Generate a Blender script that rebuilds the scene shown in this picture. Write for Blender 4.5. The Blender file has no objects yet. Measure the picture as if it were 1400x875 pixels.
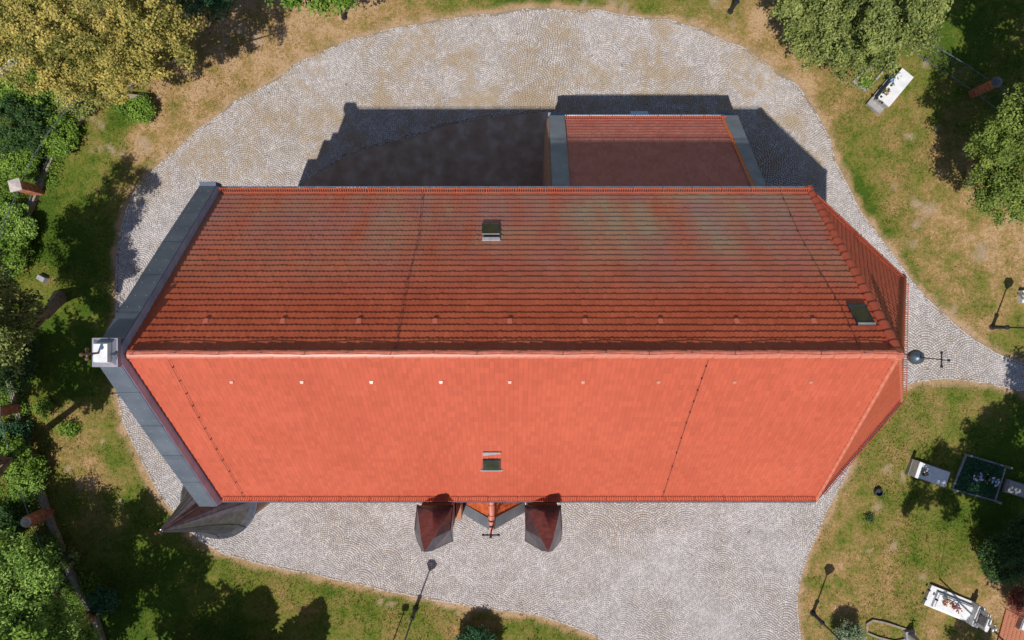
import bpy, math, random
import numpy as np
random.seed(7); rng = np.random.default_rng(11)
sc = bpy.context.scene
R = math.radians
# ------------------------------------------------------------------ camera
H = 36.0            # camera height, metres
S = H / 960.0       # metres on the ground per pixel of the 1400 px photograph
cam_d = bpy.data.cameras.new('camera'); cam = bpy.data.objects.new('camera', cam_d)
sc.collection.objects.link(cam); sc.camera = cam
cam.location = (0, 0, H); cam.rotation_euler = (0, 0, 0)
cam_d.sensor_width = 36; cam_d.lens = 36 * 960 / 1400.0
cam_d.shift_y = -7.5 / 1400.0; cam_d.clip_end = 2000; cam_d.clip_start = .1
# ------------------------------------------------------------------ world and sun
SUN = np.array([-.173, -.468, .866]); SUN /= np.linalg.norm(SUN)
w = bpy.data.worlds.new('World'); sc.world = w; w.use_nodes = True
nt = w.node_tree; sky = nt.nodes.new('ShaderNodeTexSky'); sky.sky_type = 'NISHITA'; sky.sun_disc = False
sky.sun_elevation = R(60); sky.sun_rotation = R(200.3); sky.air_density = 1.0; sky.dust_density = .6
bg = nt.nodes['Background']; bg.inputs[1].default_value = .084
nt.links.new(sky.outputs[0], bg.inputs[0])
sd = bpy.data.lights.new('sun', 'SUN'); sd.energy = 4.2; sd.angle = R(.5); sd.color = (1, .955, .88)
so = bpy.data.objects.new('sun', sd); sc.collection.objects.link(so); so.location = (-20, -40, 60)
from mathutils import Vector, Matrix
so.rotation_euler = Vector(SUN).to_track_quat('Z', 'Y').to_euler()
sc.view_settings.view_transform = 'Standard'; sc.view_settings.look = 'None'
sc.view_settings.exposure = 0.0; sc.view_settings.gamma = 1.0
sc.cycles.max_bounces = 5; sc.cycles.transparent_max_bounces = 4

# ------------------------------------------------------------------ helpers
def P(px, py, z=0.0):
    """point of height z that the photograph shows at pixel px, py"""
    k = (H - z) / H
    return Vector(((px - 700) * S * k, (430 - py) * S * k, z))
def onplane(px, py, p0, n):
    d = Vector(((px - 700) * S, (430 - py) * S, -H)); c = Vector((0, 0, H))
    return c + d * (Vector(n).dot(Vector(p0) - c) / Vector(n).dot(d))
def G(px, py):     # ground pixel -> world xy
    return ((px - 700) * S, (430 - py) * S)

MATS = {}
def mat(name, cols, scale=4.0, rough=.8, metal=0.0, tint=0.0, bump=0.0, bscale=None, trans=0.0, spec=.3, detail=6, contrast=(.3, .7), tcol=None):
    m = bpy.data.materials.new(name); m.use_nodes = True; n = m.node_tree.nodes; l = m.node_tree.links
    b = n['Principled BSDF']; b.inputs['Roughness'].default_value = rough; b.inputs['Metallic'].default_value = metal
    b.inputs['Specular IOR Level'].default_value = spec
    tc = n.new('ShaderNodeTexCoord'); no = n.new('ShaderNodeTexNoise'); no.inputs['Scale'].default_value = scale; no.inputs['Detail'].default_value = detail
    l.new(tc.outputs['Object'], no.inputs['Vector'])
    r = n.new('ShaderNodeValToRGB'); l.new(no.outputs['Fac'], r.inputs['Fac'])
    e = r.color_ramp.elements; e[0].position, e[1].position = contrast
    e[0].color = (*cols[0], 1); e[1].color = (*cols[-1], 1)
    for i in range(1, len(cols) - 1):
        x = e.new(contrast[0] + (contrast[1] - contrast[0]) * i / (len(cols) - 1)); x.color = (*cols[i], 1)
    out = r.outputs['Color']
    if tint or tcol:
        at = n.new('ShaderNodeAttribute'); at.attribute_name = 'tint'
        if tcol:   # second colour by tint
            mx = n.new('ShaderNodeMix'); mx.data_type = 'RGBA'; l.new(at.outputs['Fac'], mx.inputs['Factor'])
            l.new(out, mx.inputs['A']); mx.inputs['B'].default_value = (*tcol, 1); out = mx.outputs['Result']
        else:
            mr = n.new('ShaderNodeMapRange'); l.new(at.outputs['Fac'], mr.inputs['Value'])
            mr.inputs['To Min'].default_value = 1 - tint; mr.inputs['To Max'].default_value = 1 + tint
            hs = n.new('ShaderNodeHueSaturation'); l.new(out, hs.inputs['Color']); l.new(mr.outputs[0], hs.inputs['Value']); out = hs.outputs['Color']
    l.new(out, b.inputs['Base Color'])
    if bump:
        n2 = n.new('ShaderNodeTexNoise'); n2.inputs['Scale'].default_value = bscale or scale * 6; n2.inputs['Detail'].default_value = 4
        l.new(tc.outputs['Object'], n2.inputs['Vector'])
        bp = n.new('ShaderNodeBump'); bp.inputs['Strength'].default_value = bump; bp.inputs['Distance'].default_value = .03
        l.new(n2.outputs['Fac'], bp.inputs['Height']); l.new(bp.outputs[0], b.inputs['Normal'])
    if trans:
        t = n.new('ShaderNodeBsdfTranslucent'); l.new(out, t.inputs['Color'])
        ms = n.new('ShaderNodeMixShader'); ms.inputs[0].default_value = trans
        l.new(b.outputs[0], ms.inputs[1]); l.new(t.outputs[0], ms.inputs[2]); l.new(ms.outputs[0], n['Material Output'].inputs[0])
    MATS[name] = m; m['out'] = 1
    return m

col = sc.collection
def tag(o, label=None, cat=None, group=None, kind=None):
    if label: o['label'] = label
    if cat: o['category'] = cat
    if group: o['group'] = group
    if kind: o['kind'] = kind
    return o
def link(name, me, m=None, parent=None, world=True):
    o = bpy.data.objects.new(name, me); col.objects.link(o)
    if m is not None and me is not None and not me.materials: me.materials.append(m)
    if parent is not None:
        o.parent = parent
        if world: o.matrix_parent_inverse = parent_mat(parent).inverted()
    return o
def parent_mat(p):
    m = Matrix.LocRotScale(p.location, p.rotation_euler, p.scale)
    if p.parent is not None: m = parent_mat(p.parent) @ p.matrix_parent_inverse @ m
    return m
def empty(name, loc, label, cat, group=None, rz=0):
    o = bpy.data.objects.new(name, None); col.objects.link(o); o.location = loc; o.rotation_euler = (0, 0, rz)
    o.empty_display_size = .2
    return tag(o, label, cat, group)
def copy_tree(o, parent=None):
    c = o.copy(); col.objects.link(c)
    if parent is not None: c.parent = parent
    for ch in o.children: copy_tree(ch, c)
    return c

class MB:
    def __init__(s): s.v = []; s.f = []; s.t = []
    def add(s, vs, fs, t=.5):
        b = len(s.v); s.v += [tuple(v) for v in vs]; s.f += [tuple(b + i for i in f) for f in fs]; s.t += [t] * len(fs); return s
    def box(s, c, d, rz=0, t=.5, taper=1.0):
        cx, cy, cz = c; x, y, z = d[0] / 2, d[1] / 2, d[2] / 2; ca, sa = math.cos(rz), math.sin(rz); vs = []
        for zz, k in ((-z, 1), (z, taper)):
            for a, b in ((-x, -y), (x, -y), (x, y), (-x, y)):
                a *= k; b *= k; vs.append((cx + a * ca - b * sa, cy + a * sa + b * ca, cz + zz))
        return s.add(vs, [(3, 2, 1, 0), (4, 5, 6, 7), (0, 1, 5, 4), (1, 2, 6, 5), (2, 3, 7, 6), (3, 0, 4, 7)], t)
    def prism(s, pts, z0, z1, t=.5):
        n = len(pts); vs = [(p[0], p[1], z0) for p in pts] + [(p[0], p[1], z1) for p in pts]
        return s.add(vs, [tuple(range(n))[::-1], tuple(range(n, 2 * n))] + [(i, (i + 1) % n, n + (i + 1) % n, n + i) for i in range(n)], t)
    def extr(s, poly, d, t=.5):     # closed solid: polygon moved by vector d
        n = len(poly); d = Vector(d); a = [Vector(p) for p in poly]
        return s.add(a + [p + d for p in a], [tuple(range(n)), tuple(range(n, 2 * n))[::-1]] + [(i, n + i, n + (i + 1) % n, (i + 1) % n) for i in range(n)], t)
    def tube(s, a, b, r0, r1=None, n=6, t=.5, cap=True):
        a = Vector(a); b = Vector(b); r1 = r0 if r1 is None else r1; d = (b - a)
        if d.length < 1e-6: return s
        d.normalize(); u = d.orthogonal().normalized(); v = d.cross(u); vs = []
        for c, r in ((a, r0), (b, r1)):
            for i in range(n):
                an = 2 * math.pi * i / n; vs.append(c + u * (r * math.cos(an)) + v * (r * math.sin(an)))
        fs = [(i, (i + 1) % n, n + (i + 1) % n, n + i) for i in range(n)]
        if cap: fs += [tuple(range(n))[::-1], tuple(range(n, 2 * n))]
        return s.add(vs, fs, t)
    def path(s, pts, r, n=6, t=.5):
        for a, b in zip(pts[:-1], pts[1:]): s.tube(a, b, r, n=n, t=t)
        return s
    def lathe(s, c, prof, n=12, rot=0, t=.5):   # prof: (radius, z)
        c = Vector(c); b = []
        for r, z in prof:
            b += [(c.x + r * math.cos(rot + 2 * math.pi * i / n), c.y + r * math.sin(rot + 2 * math.pi * i / n), c.z + z) for i in range(n)]
        fs = [(j * n + i, j * n + (i + 1) % n, (j + 1) * n + (i + 1) % n, (j + 1) * n + i) for j in range(len(prof) - 1) for i in range(n)]
        fs += [tuple(range(n))[::-1], tuple(range((len(prof) - 1) * n, len(prof) * n))]
        return s.add(b, fs, t)
    def mesh(s, name, smooth=False):
        me = bpy.data.meshes.new(name); me.from_pydata(s.v, [], s.f)
        a = me.attributes.new('tint', 'FLOAT', 'FACE'); a.data.foreach_set('value', s.t)
        if smooth: me.polygons.foreach_set('use_smooth', [True] * len(me.polygons))
        me.update(); return me
    def build(s, name, m, parent=None, smooth=False):
        me = s.mesh(name, smooth); return link(name, me, m, parent)

def mesh_np(name, V, F, tint=None, dry=None):
    """V (n,3); F (m,k) faces of k corners"""
    me = bpy.data.meshes.new(name); k = F.shape[1]
    me.vertices.add(len(V)); me.vertices.foreach_set('co', V.astype(np.float32).ravel())
    me.loops.add(F.size); me.loops.foreach_set('vertex_index', F.astype(np.int32).ravel())
    me.polygons.add(len(F)); me.polygons.foreach_set('loop_start', np.arange(0, F.size, k, dtype=np.int32))
    me.update(calc_edges=True)
    if tint is not None:
        a = me.attributes.new('tint', 'FLOAT', 'FACE'); a.data.foreach_set('value', tint.astype(np.float32))
    if dry is not None:
        for nm, arr in dry.items():
            a = me.attributes.new(nm, 'FLOAT', 'POINT' if len(arr) == len(V) else 'FACE'); a.data.foreach_set('value', arr.astype(np.float32))
    me.validate(); return me

# numpy value noise for layout decisions
_tab = rng.random((256, 256))
def vnoise(x, y, f):
    x = np.asarray(x) * f; y = np.asarray(y) * f; xi = np.floor(x).astype(int); yi = np.floor(y).astype(int); fx = x - xi; fy = y - yi
    fx = fx * fx * (3 - 2 * fx); fy = fy * fy * (3 - 2 * fy); g = lambda a, b: _tab[a % 256, b % 256]
    return (g(xi, yi) * (1 - fx) + g(xi + 1, yi) * fx) * (1 - fy) + (g(xi, yi + 1) * (1 - fx) + g(xi + 1, yi + 1) * fx) * fy
def inpoly(x, y, poly):
    ins = np.zeros(len(x), bool); n = len(poly)
    for i in range(n):
        x0, y0 = poly[i]; x1, y1 = poly[(i + 1) % n]
        c = ((y0 > y) != (y1 > y)) & (x < (x1 - x0) * (y - y0) / ((y1 - y0) or 1e-9) + x0); ins ^= c
    return ins
def distpoly(x, y, poly, closed=True):
    d = np.full(len(x), 1e9); n = len(poly)
    for i in range(n if closed else n - 1):
        x0, y0 = poly[i]; x1, y1 = poly[(i + 1) % n]; dx, dy = x1 - x0, y1 - y0; L = dx * dx + dy * dy + 1e-12
        t = np.clip(((x - x0) * dx + (y - y0) * dy) / L, 0, 1); d = np.minimum(d, np.hypot(x - x0 - t * dx, y - y0 - t * dy))
    return d
def smoothpoly(p, it=2):
    for _ in range(it):
        q = []
        for i in range(len(p)):
            a, b = p[i], p[(i + 1) % len(p)]
            q += [(a[0] * .75 + b[0] * .25, a[1] * .75 + b[1] * .25), (a[0] * .25 + b[0] * .75, a[1] * .25 + b[1] * .75)]
        p = q
    return p

# ------------------------------------------------------------------ materials
tile_m = mat('roof_tile', [(.475, .095, .052), (.53, .112, .062)], scale=.45, rough=.5, tint=.09, spec=.35, bump=.12, bscale=60)
def roof_dust(m):        # grey dust and lichen that has settled on the cold north slope
    n = m.node_tree.nodes; l = m.node_tree.links; b = n['Principled BSDF']; src = b.inputs['Base Color'].links[0].from_socket
    g = n.new('ShaderNodeNewGeometry'); tc = n.new('ShaderNodeTexCoord'); sp = n.new('ShaderNodeSeparateXYZ'); l.new(tc.outputs['Object'], sp.inputs[0])
    mp = n.new('ShaderNodeMapping'); mp.inputs['Scale'].default_value = (1.3, .42, .25); l.new(tc.outputs['Object'], mp.inputs[0])
    no = n.new('ShaderNodeTexNoise'); no.inputs['Scale'].default_value = .75; no.inputs['Detail'].default_value = 7; no.inputs['Roughness'].default_value = .62; l.new(mp.outputs[0], no.inputs[0])
    def math_(op, a, b_=None, clamp=False):
        x = n.new('ShaderNodeMath'); x.operation = op; x.use_clamp = clamp
        for i, q in enumerate((a, b_)):
            if q is None: continue
            if isinstance(q, (int, float)): x.inputs[i].default_value = q
            else: l.new(q, x.inputs[i])
        return x.outputs[0]
    low = n.new('ShaderNodeMapRange'); l.new(sp.outputs['Y'], low.inputs[0]); low.inputs[1].default_value = .2; low.inputs[2].default_value = 3.0
    east = n.new('ShaderNodeMapRange'); l.new(sp.outputs['X'], east.inputs[0]); east.inputs[1].default_value = -9; east.inputs[2].default_value = 4; east.inputs[3].default_value = .62; east.inputs[4].default_value = 1.15
    nn = n.new('ShaderNodeMapRange'); l.new(no.outputs['Fac'], nn.inputs[0]); nn.inputs[1].default_value = .22; nn.inputs[2].default_value = .66
    f = math_('MULTIPLY', math_('MULTIPLY', low.outputs[0], east.outputs[0]), nn.outputs[0]); f = math_('MULTIPLY', f, .86, True)
    c2 = n.new('ShaderNodeTexNoise'); c2.inputs['Scale'].default_value = .5; l.new(tc.outputs['Object'], c2.inputs[0])
    rp = n.new('ShaderNodeValToRGB'); l.new(c2.outputs['Fac'], rp.inputs[0]); rp.color_ramp.elements[0].position = .4; rp.color_ramp.elements[1].position = .6
    rp.color_ramp.elements[0].color = (.36, .21, .18, 1); rp.color_ramp.elements[1].color = (.35, .29, .19, 1)
    mx = n.new('ShaderNodeMix'); mx.data_type = 'RGBA'; l.new(f, mx.inputs['Factor']); l.new(src, mx.inputs['A']); l.new(rp.outputs[0], mx.inputs['B']); l.new(mx.outputs['Result'], b.inputs['Base Color'])
    return m
tile_n = roof_dust(mat('roof_tile_weathered', [(.46, .085, .035), (.56, .118, .052)], scale=.7, rough=.55, tint=.09, spec=.3, bump=.12, bscale=60))
ridge_m = mat('ridge_tile', [(.5, .12, .07), (.62, .2, .13)], scale=6, rough=.42, tint=.12, spec=.5)
guard_m = mat('guard_metal', [(.45, .09, .045), (.55, .13, .07)], scale=9, rough=.5)
under_m = mat('roof_underlay', [(.12, .03, .02), (.16, .05, .03)], rough=.9)
sheet_m = mat('sheet_metal', [(.10, .12, .16), (.155, .18, .225)], scale=1.6, rough=.5, metal=.25, tint=.1, bump=.06, bscale=3, spec=.5)
spire_m = mat('spire_metal', [(.15, .15, .19), (.26, .25, .30)], scale=5, rough=.34, metal=.75, tint=.14, bump=.08, bscale=5)
sheet2_m = mat('sheet_metal_pale', [(.19, .215, .25), (.27, .295, .33)], scale=1.6, rough=.55, metal=.1, bump=.06, bscale=3, spec=.4)
gutter_m = mat('gutter_metal', [(.05, .06, .09), (.09, .1, .14)], rough=.5, metal=.4)
gutlight_m = mat('gutter_zinc', [(.3, .34, .42), (.42, .46, .54)], rough=.4, metal=.5)
wall_m = mat('plaster_brick', [(.38, .13, .07), (.5, .2, .12)], scale=3, rough=.9, bump=.2)
white_m = mat('white_stone', [(.62, .63, .65), (.8, .8, .8)], scale=4, rough=.5)
grey_m = mat('grey_stone', [(.26, .25, .26), (.4, .38, .38)], scale=5, rough=.75, bump=.2)
glass_m = mat('skylight_glass', [(.015, .02, .018), (.04, .05, .04)], scale=3, rough=.08, spec=.8)
frame_m = mat('skylight_frame', [(.04, .045, .06), (.09, .1, .12)], rough=.5, metal=.3)
zinc_m = mat('bright_zinc', [(.40, .40, .43), (.56, .56, .58)], scale=8, rough=.4, metal=.35)
wire_m = mat('dark_wire', [(.03, .02, .025), (.06, .04, .05)], rough=.6)
iron_m = mat('iron', [(.02, .025, .035), (.05, .055, .07)], rough=.45, metal=.4, spec=.5)
rust_m = mat('rusty_iron', [(.16, .07, .05), (.26, .14, .1)], scale=12, rough=.75)
concrete_m = mat('concrete', [(.22, .18, .14), (.36, .3, .24)], scale=6, rough=.95, bump=.3)
bark_m = mat('bark', [(.1, .075, .05), (.22, .17, .12)], scale=5, rough=.95, bump=.6)
soil_m = mat('bare_soil', [(.28, .19, .13), (.36, .26, .19), (.46, .37, .30)], scale=1.4, rough=1, bump=.5, detail=9)
bed_m = mat('joint_sand', [(.21, .175, .145), (.30, .24, .18)], scale=2.2, rough=1, bump=.3)

def brick_mat(name, a, b, mortar, sx):
    m = bpy.data.materials.new(name); m.use_nodes = True; n = m.node_tree.nodes; l = m.node_tree.links; bs = n['Principled BSDF']
    tc = n.new('ShaderNodeTexCoord'); sp = n.new('ShaderNodeSeparateXYZ'); l.new(tc.outputs['Object'], sp.inputs[0])
    ad = n.new('ShaderNodeMath'); ad.operation = 'ADD'; l.new(sp.outputs[0], ad.inputs[0]); l.new(sp.outputs[1], ad.inputs[1])
    cb = n.new('ShaderNodeCombineXYZ'); l.new(ad.outputs[0], cb.inputs[0]); l.new(sp.outputs[2], cb.inputs[1])
    br = n.new('ShaderNodeTexBrick'); l.new(cb.outputs[0], br.inputs['Vector']); br.inputs['Scale'].default_value = sx
    br.inputs['Color1'].default_value = (*a, 1); br.inputs['Color2'].default_value = (*b, 1); br.inputs['Mortar'].default_value = (*mortar, 1)
    br.inputs['Mortar Size'].default_value = .02; br.inputs['Brick Width'].default_value = .26; br.inputs['Row Height'].default_value = .08
    l.new(br.outputs['Color'], bs.inputs['Base Color']); bs.inputs['Roughness'].default_value = .9
    bp = n.new('ShaderNodeBump'); bp.inputs['Strength'].default_value = .4; bp.inputs['Distance'].default_value = .01; bp.invert = True
    l.new(br.outputs['Fac'], bp.inputs['Height']); l.new(bp.outputs[0], bs.inputs['Normal'])
    return m
brick_m = brick_mat('red_brick', (.36, .12, .065), (.5, .2, .11), (.34, .27, .22), 1.0)

tile_n_annex = mat("roof_tile_annex", [(.5, .135, .10), (.55, .19, .14)], scale=1.2, rough=.5, tint=.1, spec=.35)
def sett_mat():
    m = mat('granite_sett', [(.43, .405, .41), (.55, .52, .53)], scale=1.1, rough=.8, tint=.19, detail=8)
    n = m.node_tree.nodes; l = m.node_tree.links; b = n['Principled BSDF']; src = b.inputs['Base Color'].links[0].from_socket
    at = n.new('ShaderNodeAttribute'); at.attribute_name = 'stain'
    mx = n.new('ShaderNodeMix'); mx.data_type = 'RGBA'; l.new(at.outputs['Fac'], mx.inputs['Factor']); l.new(src, mx.inputs['A']); mx.inputs['B'].default_value = (.40, .30, .19, 1)
    l.new(mx.outputs['Result'], b.inputs['Base Color']); return m
sett_m = sett_mat()

def grass_mat(name, blades=False):
    m = bpy.data.materials.new(name); m.use_nodes = True; n = m.node_tree.nodes; l = m.node_tree.links; b = n['Principled BSDF']
    b.inputs['Roughness'].default_value = 1; b.inputs['Specular IOR Level'].default_value = .1
    at = n.new('ShaderNodeAttribute'); at.attribute_name = 'dry'; ba = n.new('ShaderNodeAttribute'); ba.attribute_name = 'bare'
    tc = n.new('ShaderNodeTexCoord')
    def noise(s, d=6, r=.6):
        x = n.new('ShaderNodeTexNoise'); x.inputs['Scale'].default_value = s; x.inputs['Detail'].default_value = d; x.inputs['Roughness'].default_value = r; l.new(tc.outputs['Object'], x.inputs[0]); return x.outputs['Fac']
    def M(op, a, c, cl=False):
        x = n.new('ShaderNodeMath'); x.operation = op; x.use_clamp = cl
        for i, q in enumerate((a, c)):
            if isinstance(q, (int, float)): x.inputs[i].default_value = q
            else: l.new(q, x.inputs[i])
        return x.outputs[0]
    amp = M('ADD', M('MULTIPLY', at.outputs['Fac'], 1.3), .3, True); d = M('ADD', at.outputs['Fac'], M('MULTIPLY', amp, M('MULTIPLY', M('SUBTRACT', noise(.9), .5), 1.7))); d = M('ADD', d, M('MULTIPLY', amp, M('MULTIPLY', M('SUBTRACT', noise(5.5, 5, .7), .5), 1.3)))
    if blades:
        t = n.new('ShaderNodeAttribute'); t.attribute_name = 'tint'; d = M('ADD', d, M('MULTIPLY', M('SUBTRACT', t.outputs['Fac'], .5), .7))
    d = M('ADD', d, 0.0, True)
    r = n.new('ShaderNodeValToRGB'); l.new(d, r.inputs[0]); e = r.color_ramp.elements
    e[0].position = .08; e[0].color = (.07, .125, .014, 1); e[1].position = .95; e[1].color = (.52, .345, .195, 1)
    for p, c in ((.24, (.145, .175, .026)), (.46, (.25, .205, .058)), (.70, (.38, .245, .10))): x = e.new(p); x.color = (*c, 1)
    bare = M('MULTIPLY', ba.outputs['Fac'], M('ADD', M('MULTIPLY', noise(7), 1.6), -.05), True)
    mx = n.new('ShaderNodeMix'); mx.data_type = 'RGBA'; l.new(bare, mx.inputs['Factor']); l.new(r.outputs[0], mx.inputs['A']); mx.inputs['B'].default_value = (.46, .33, .23, 1)
    gn = n.new('ShaderNodeMapRange'); l.new(noise(22, 3, .8), gn.inputs[0]); gn.inputs[1].default_value = .25; gn.inputs[2].default_value = .75; gn.inputs[3].default_value = .5; gn.inputs[4].default_value = 1.3
    hs = n.new('ShaderNodeHueSaturation'); l.new(mx.outputs['Result'], hs.inputs['Color']); l.new(gn.outputs[0], hs.inputs['Value']); l.new(hs.outputs[0], b.inputs['Base Color'])
    if not blades:
        bp = n.new('ShaderNodeBump'); bp.inputs['Strength'].default_value = .9; bp.inputs['Distance'].default_value = .06; l.new(noise(14, 8, .75), bp.inputs['Height']); l.new(bp.outputs[0], b.inputs['Normal'])
    return m
ground_m = grass_mat('dry_lawn'); blade_m = grass_mat('grass_blades', True)

# ------------------------------------------------------------------ ground and paving
PAVE = [(158,396),(159,350),(163,320),(173,288),(181,263),(196,243),(222,219),(251,196),(286,165),(321,138),(350,123),(375,106),(403,90),(438,73),(463,61),(501,48),(546,36),(589,28),(639,20),(700,15),(750,14),(783,12),(820,14),(863,20),(913,27),(941,35),(976,48),(1014,64),(1050,86),(1075,108),(1100,130),(1118,156),(1133,191),(1143,220),(1158,248),(1176,285),(1211,335),(1241,376),(1276,416),(1306,443),(1330,462),(1366,484),(1410,500),(1520,520),(1520,556),(1420,540),(1375,531),(1331,521),(1290,518),(1251,522),(1231,531),(1200,560),(1176,600),(1160,640),(1154,655),(1133,693),(1118,728),(1107,755),(1098,781),(1091,811),(1090,836),(1096,875),(1110,930),(1110,1010),(930,1010),(870,915),(823,876),(808,866),(783,857),(738,842),(700,837),(626,826),(571,816),(526,807),(471,795),(408,782),(350,770),(304,756),(271,738),(228,690),(201,646),(183,608),(168,576),(160,538),(157,470)]
PAVEW = []
for _i in range(len(PAVE)):          # the laid edge wanders a little, most along the old north side
    _a, _b = G(*PAVE[_i]), G(*PAVE[(_i + 1) % len(PAVE)]); _n = max(1, int(math.dist(_a, _b) / .6))
    for _k in range(_n):
        _x = _a[0] + (_b[0] - _a[0]) * _k / _n; _y = _a[1] + (_b[1] - _a[1]) * _k / _n; _j = .26 if _y > 5 else .09
        PAVEW.append((_x + (float(vnoise(_x, _y, 1.1)) - .5) * _j, _y + (float(vnoise(_x + 31, _y + 17, 1.1)) - .5) * _j))
BED = [(398,262),(425,242),(450,228),(472,216),(501,204),(563,187),(601,175),(651,164),(700,157),(752,152),(752,330),(398,330)]
BEDW = [G(*p) for p in BED]
CTRL = [(230,150,.85),(300,80,.85),(330,40,.8),(270,20,.7),(450,30,.9),(380,60,.9),(560,20,.75),(620,6,.5),(720,3,.2),(850,8,.35),(950,20,.5),(1030,60,.85),(1080,110,.85),(1130,160,.6),(1170,200,.4),(1165,262,.05),(1186,300,.15),(1200,170,.5),(1240,210,.45),(1220,270,.6),(1300,230,.65),(1280,300,.65),(1350,330,.8),(1390,320,.8),(1300,370,.6),(1230,330,.5),(1340,420,.6),(1390,470,.4),(1310,60,.15),(1330,120,.3),(1250,545,.45),(1300,560,.4),(1200,600,.45),(1150,700,.5),(1230,720,.45),(1280,760,.35),(1200,790,.65),(1160,770,.6),(1300,700,.25),(1350,700,.1),(1390,620,.1),(1150,830,.6),(1250,800,.5),(1320,880,.6),(1360,820,.8),(1220,860,.5),(140,175,.5),(162,165,.12),(200,190,.8),(110,220,.3),(60,300,.12),(100,270,.2),(80,330,.05),(50,400,.35),(170,250,.5),(110,400,.2),(100,600,.6),(160,620,.3),(130,650,.75),(110,570,.45),(180,560,.5),(90,690,.3),(150,700,.45),(200,780,.12),(190,700,.25),(300,800,.3),(400,810,.4),(450,830,.35),(550,840,.38),(650,840,.5),(760,870,.3),(300,850,.15),(150,850,.1),(80,470,.12),(100,520,.12)]
BARE = [(140,172,4),(155,205,6),(138,205,4),(172,207,4),(198,198,8),(122,207,3),(330,40,7),(345,52,7),(310,57,6),(300,68,4),(765,12,5),(795,10,6),(835,9,5),(850,14,6),(863,18,5),(927,25,6),(951,30,5),(977,6,5),(1000,36,4),(1265,90,5),(1222,255,5),(1258,277,6),(1270,288,9),(1257,305,7),(1246,330,5),(1220,343,6),(1301,424,6),(1240,190,6),(1216,635,5),(1210,646,4),(1233,651,4),(1202,690,5),(1160,657,4),(1222,750,6),(1257,786,5),(1187,752,4),(516,825,5),(533,827,5),(626,838,4),(642,843,4),(1275,175,4),(90,640,6),(110,660,7),(140,600,4),(160,682,4),(1385,300,6),(1340,345,8),(130,165,5)]
def drybare(x, y):
    px = x / S + 700; py = 430 - y / S; num = np.zeros(len(x)); den = np.zeros(len(x))
    for a, b, v in CTRL:
        wgt = 1 / ((px - a) ** 2 + (py - b) ** 2 + 60) ** 1.6; num += wgt * v; den += wgt
    dry = num / den - .055; bare = np.zeros(len(x))
    wx = px + (vnoise(x, y, 1.7) - .5) * 14; wy = py + (vnoise(x + 9, y + 4, 1.7) - .5) * 14
    for a, b, r in BARE: bare = np.maximum(bare, np.clip(1.5 - np.hypot(wx - a, wy - b) / r, 0, 1))
    e = distpoly(x, y, PAVEW) / S; e = e + (vnoise(x, y, 2.2) - .5) * 9
    edge = np.clip(1.4 - e / 8, 0, 1); dry = np.maximum(dry, edge * .86); bare = np.maximum(bare, edge * .45)
    return dry, bare
def axis(lo, hi, step, far):
    a = np.arange(lo, hi + step / 2, step); out = [lo - d for d in (2, 6, 14, 30, 60, far)][::-1]; out2 = [hi + d for d in (2, 6, 14, 30, 60, far)]
    return np.array(out + list(a) + out2)
gx = axis(-28, 28, .16, 140); gy = axis(-18.5, 17.5, .16, 140); X, Y = np.meshgrid(gx, gy); x = X.ravel(); y = Y.ravel()
dry, bare = drybare(x, y); off = distpoly(x, y, PAVEW); off = np.where(inpoly(x, y, PAVEW), 0, off)
z = np.clip(off - .15, 0, .8) * ((vnoise(x, y, .35) - .3) * .10 + (vnoise(x, y, 1.6) - .5) * .06)
nx = len(gx); ny = len(gy); i = np.arange((nx - 1) * (ny - 1)); r_ = i // (nx - 1); c_ = i % (nx - 1); a = r_ * nx + c_
me = mesh_np('ground', np.stack([x, y, z], 1), np.stack([a, a + 1, a + nx + 1, a + nx], 1), dry={'dry': dry, 'bare': bare})
me.polygons.foreach_set('use_smooth', [True] * len(me.polygons))
tag(link('ground', me, ground_m), kind='structure')

pv = bpy.data.meshes.new('paving'); pv.from_pydata([(p[0], p[1], .012) for p in PAVEW], [], [tuple(range(len(PAVEW)))[::-1]]); pv.update()
paving = tag(link('paving', pv, bed_m), kind='structure')
sb = bpy.data.meshes.new('soil_bed')
bx, by = np.meshgrid(np.arange(-11.6, 2.0, .2), np.arange(3.8, 10.8, .2)); 
m_ = MB(); m_.prism(BEDW[::-1], -.02, .03); soil = tag(m_.build('soil_bed', soil_m), kind='structure')

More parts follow.
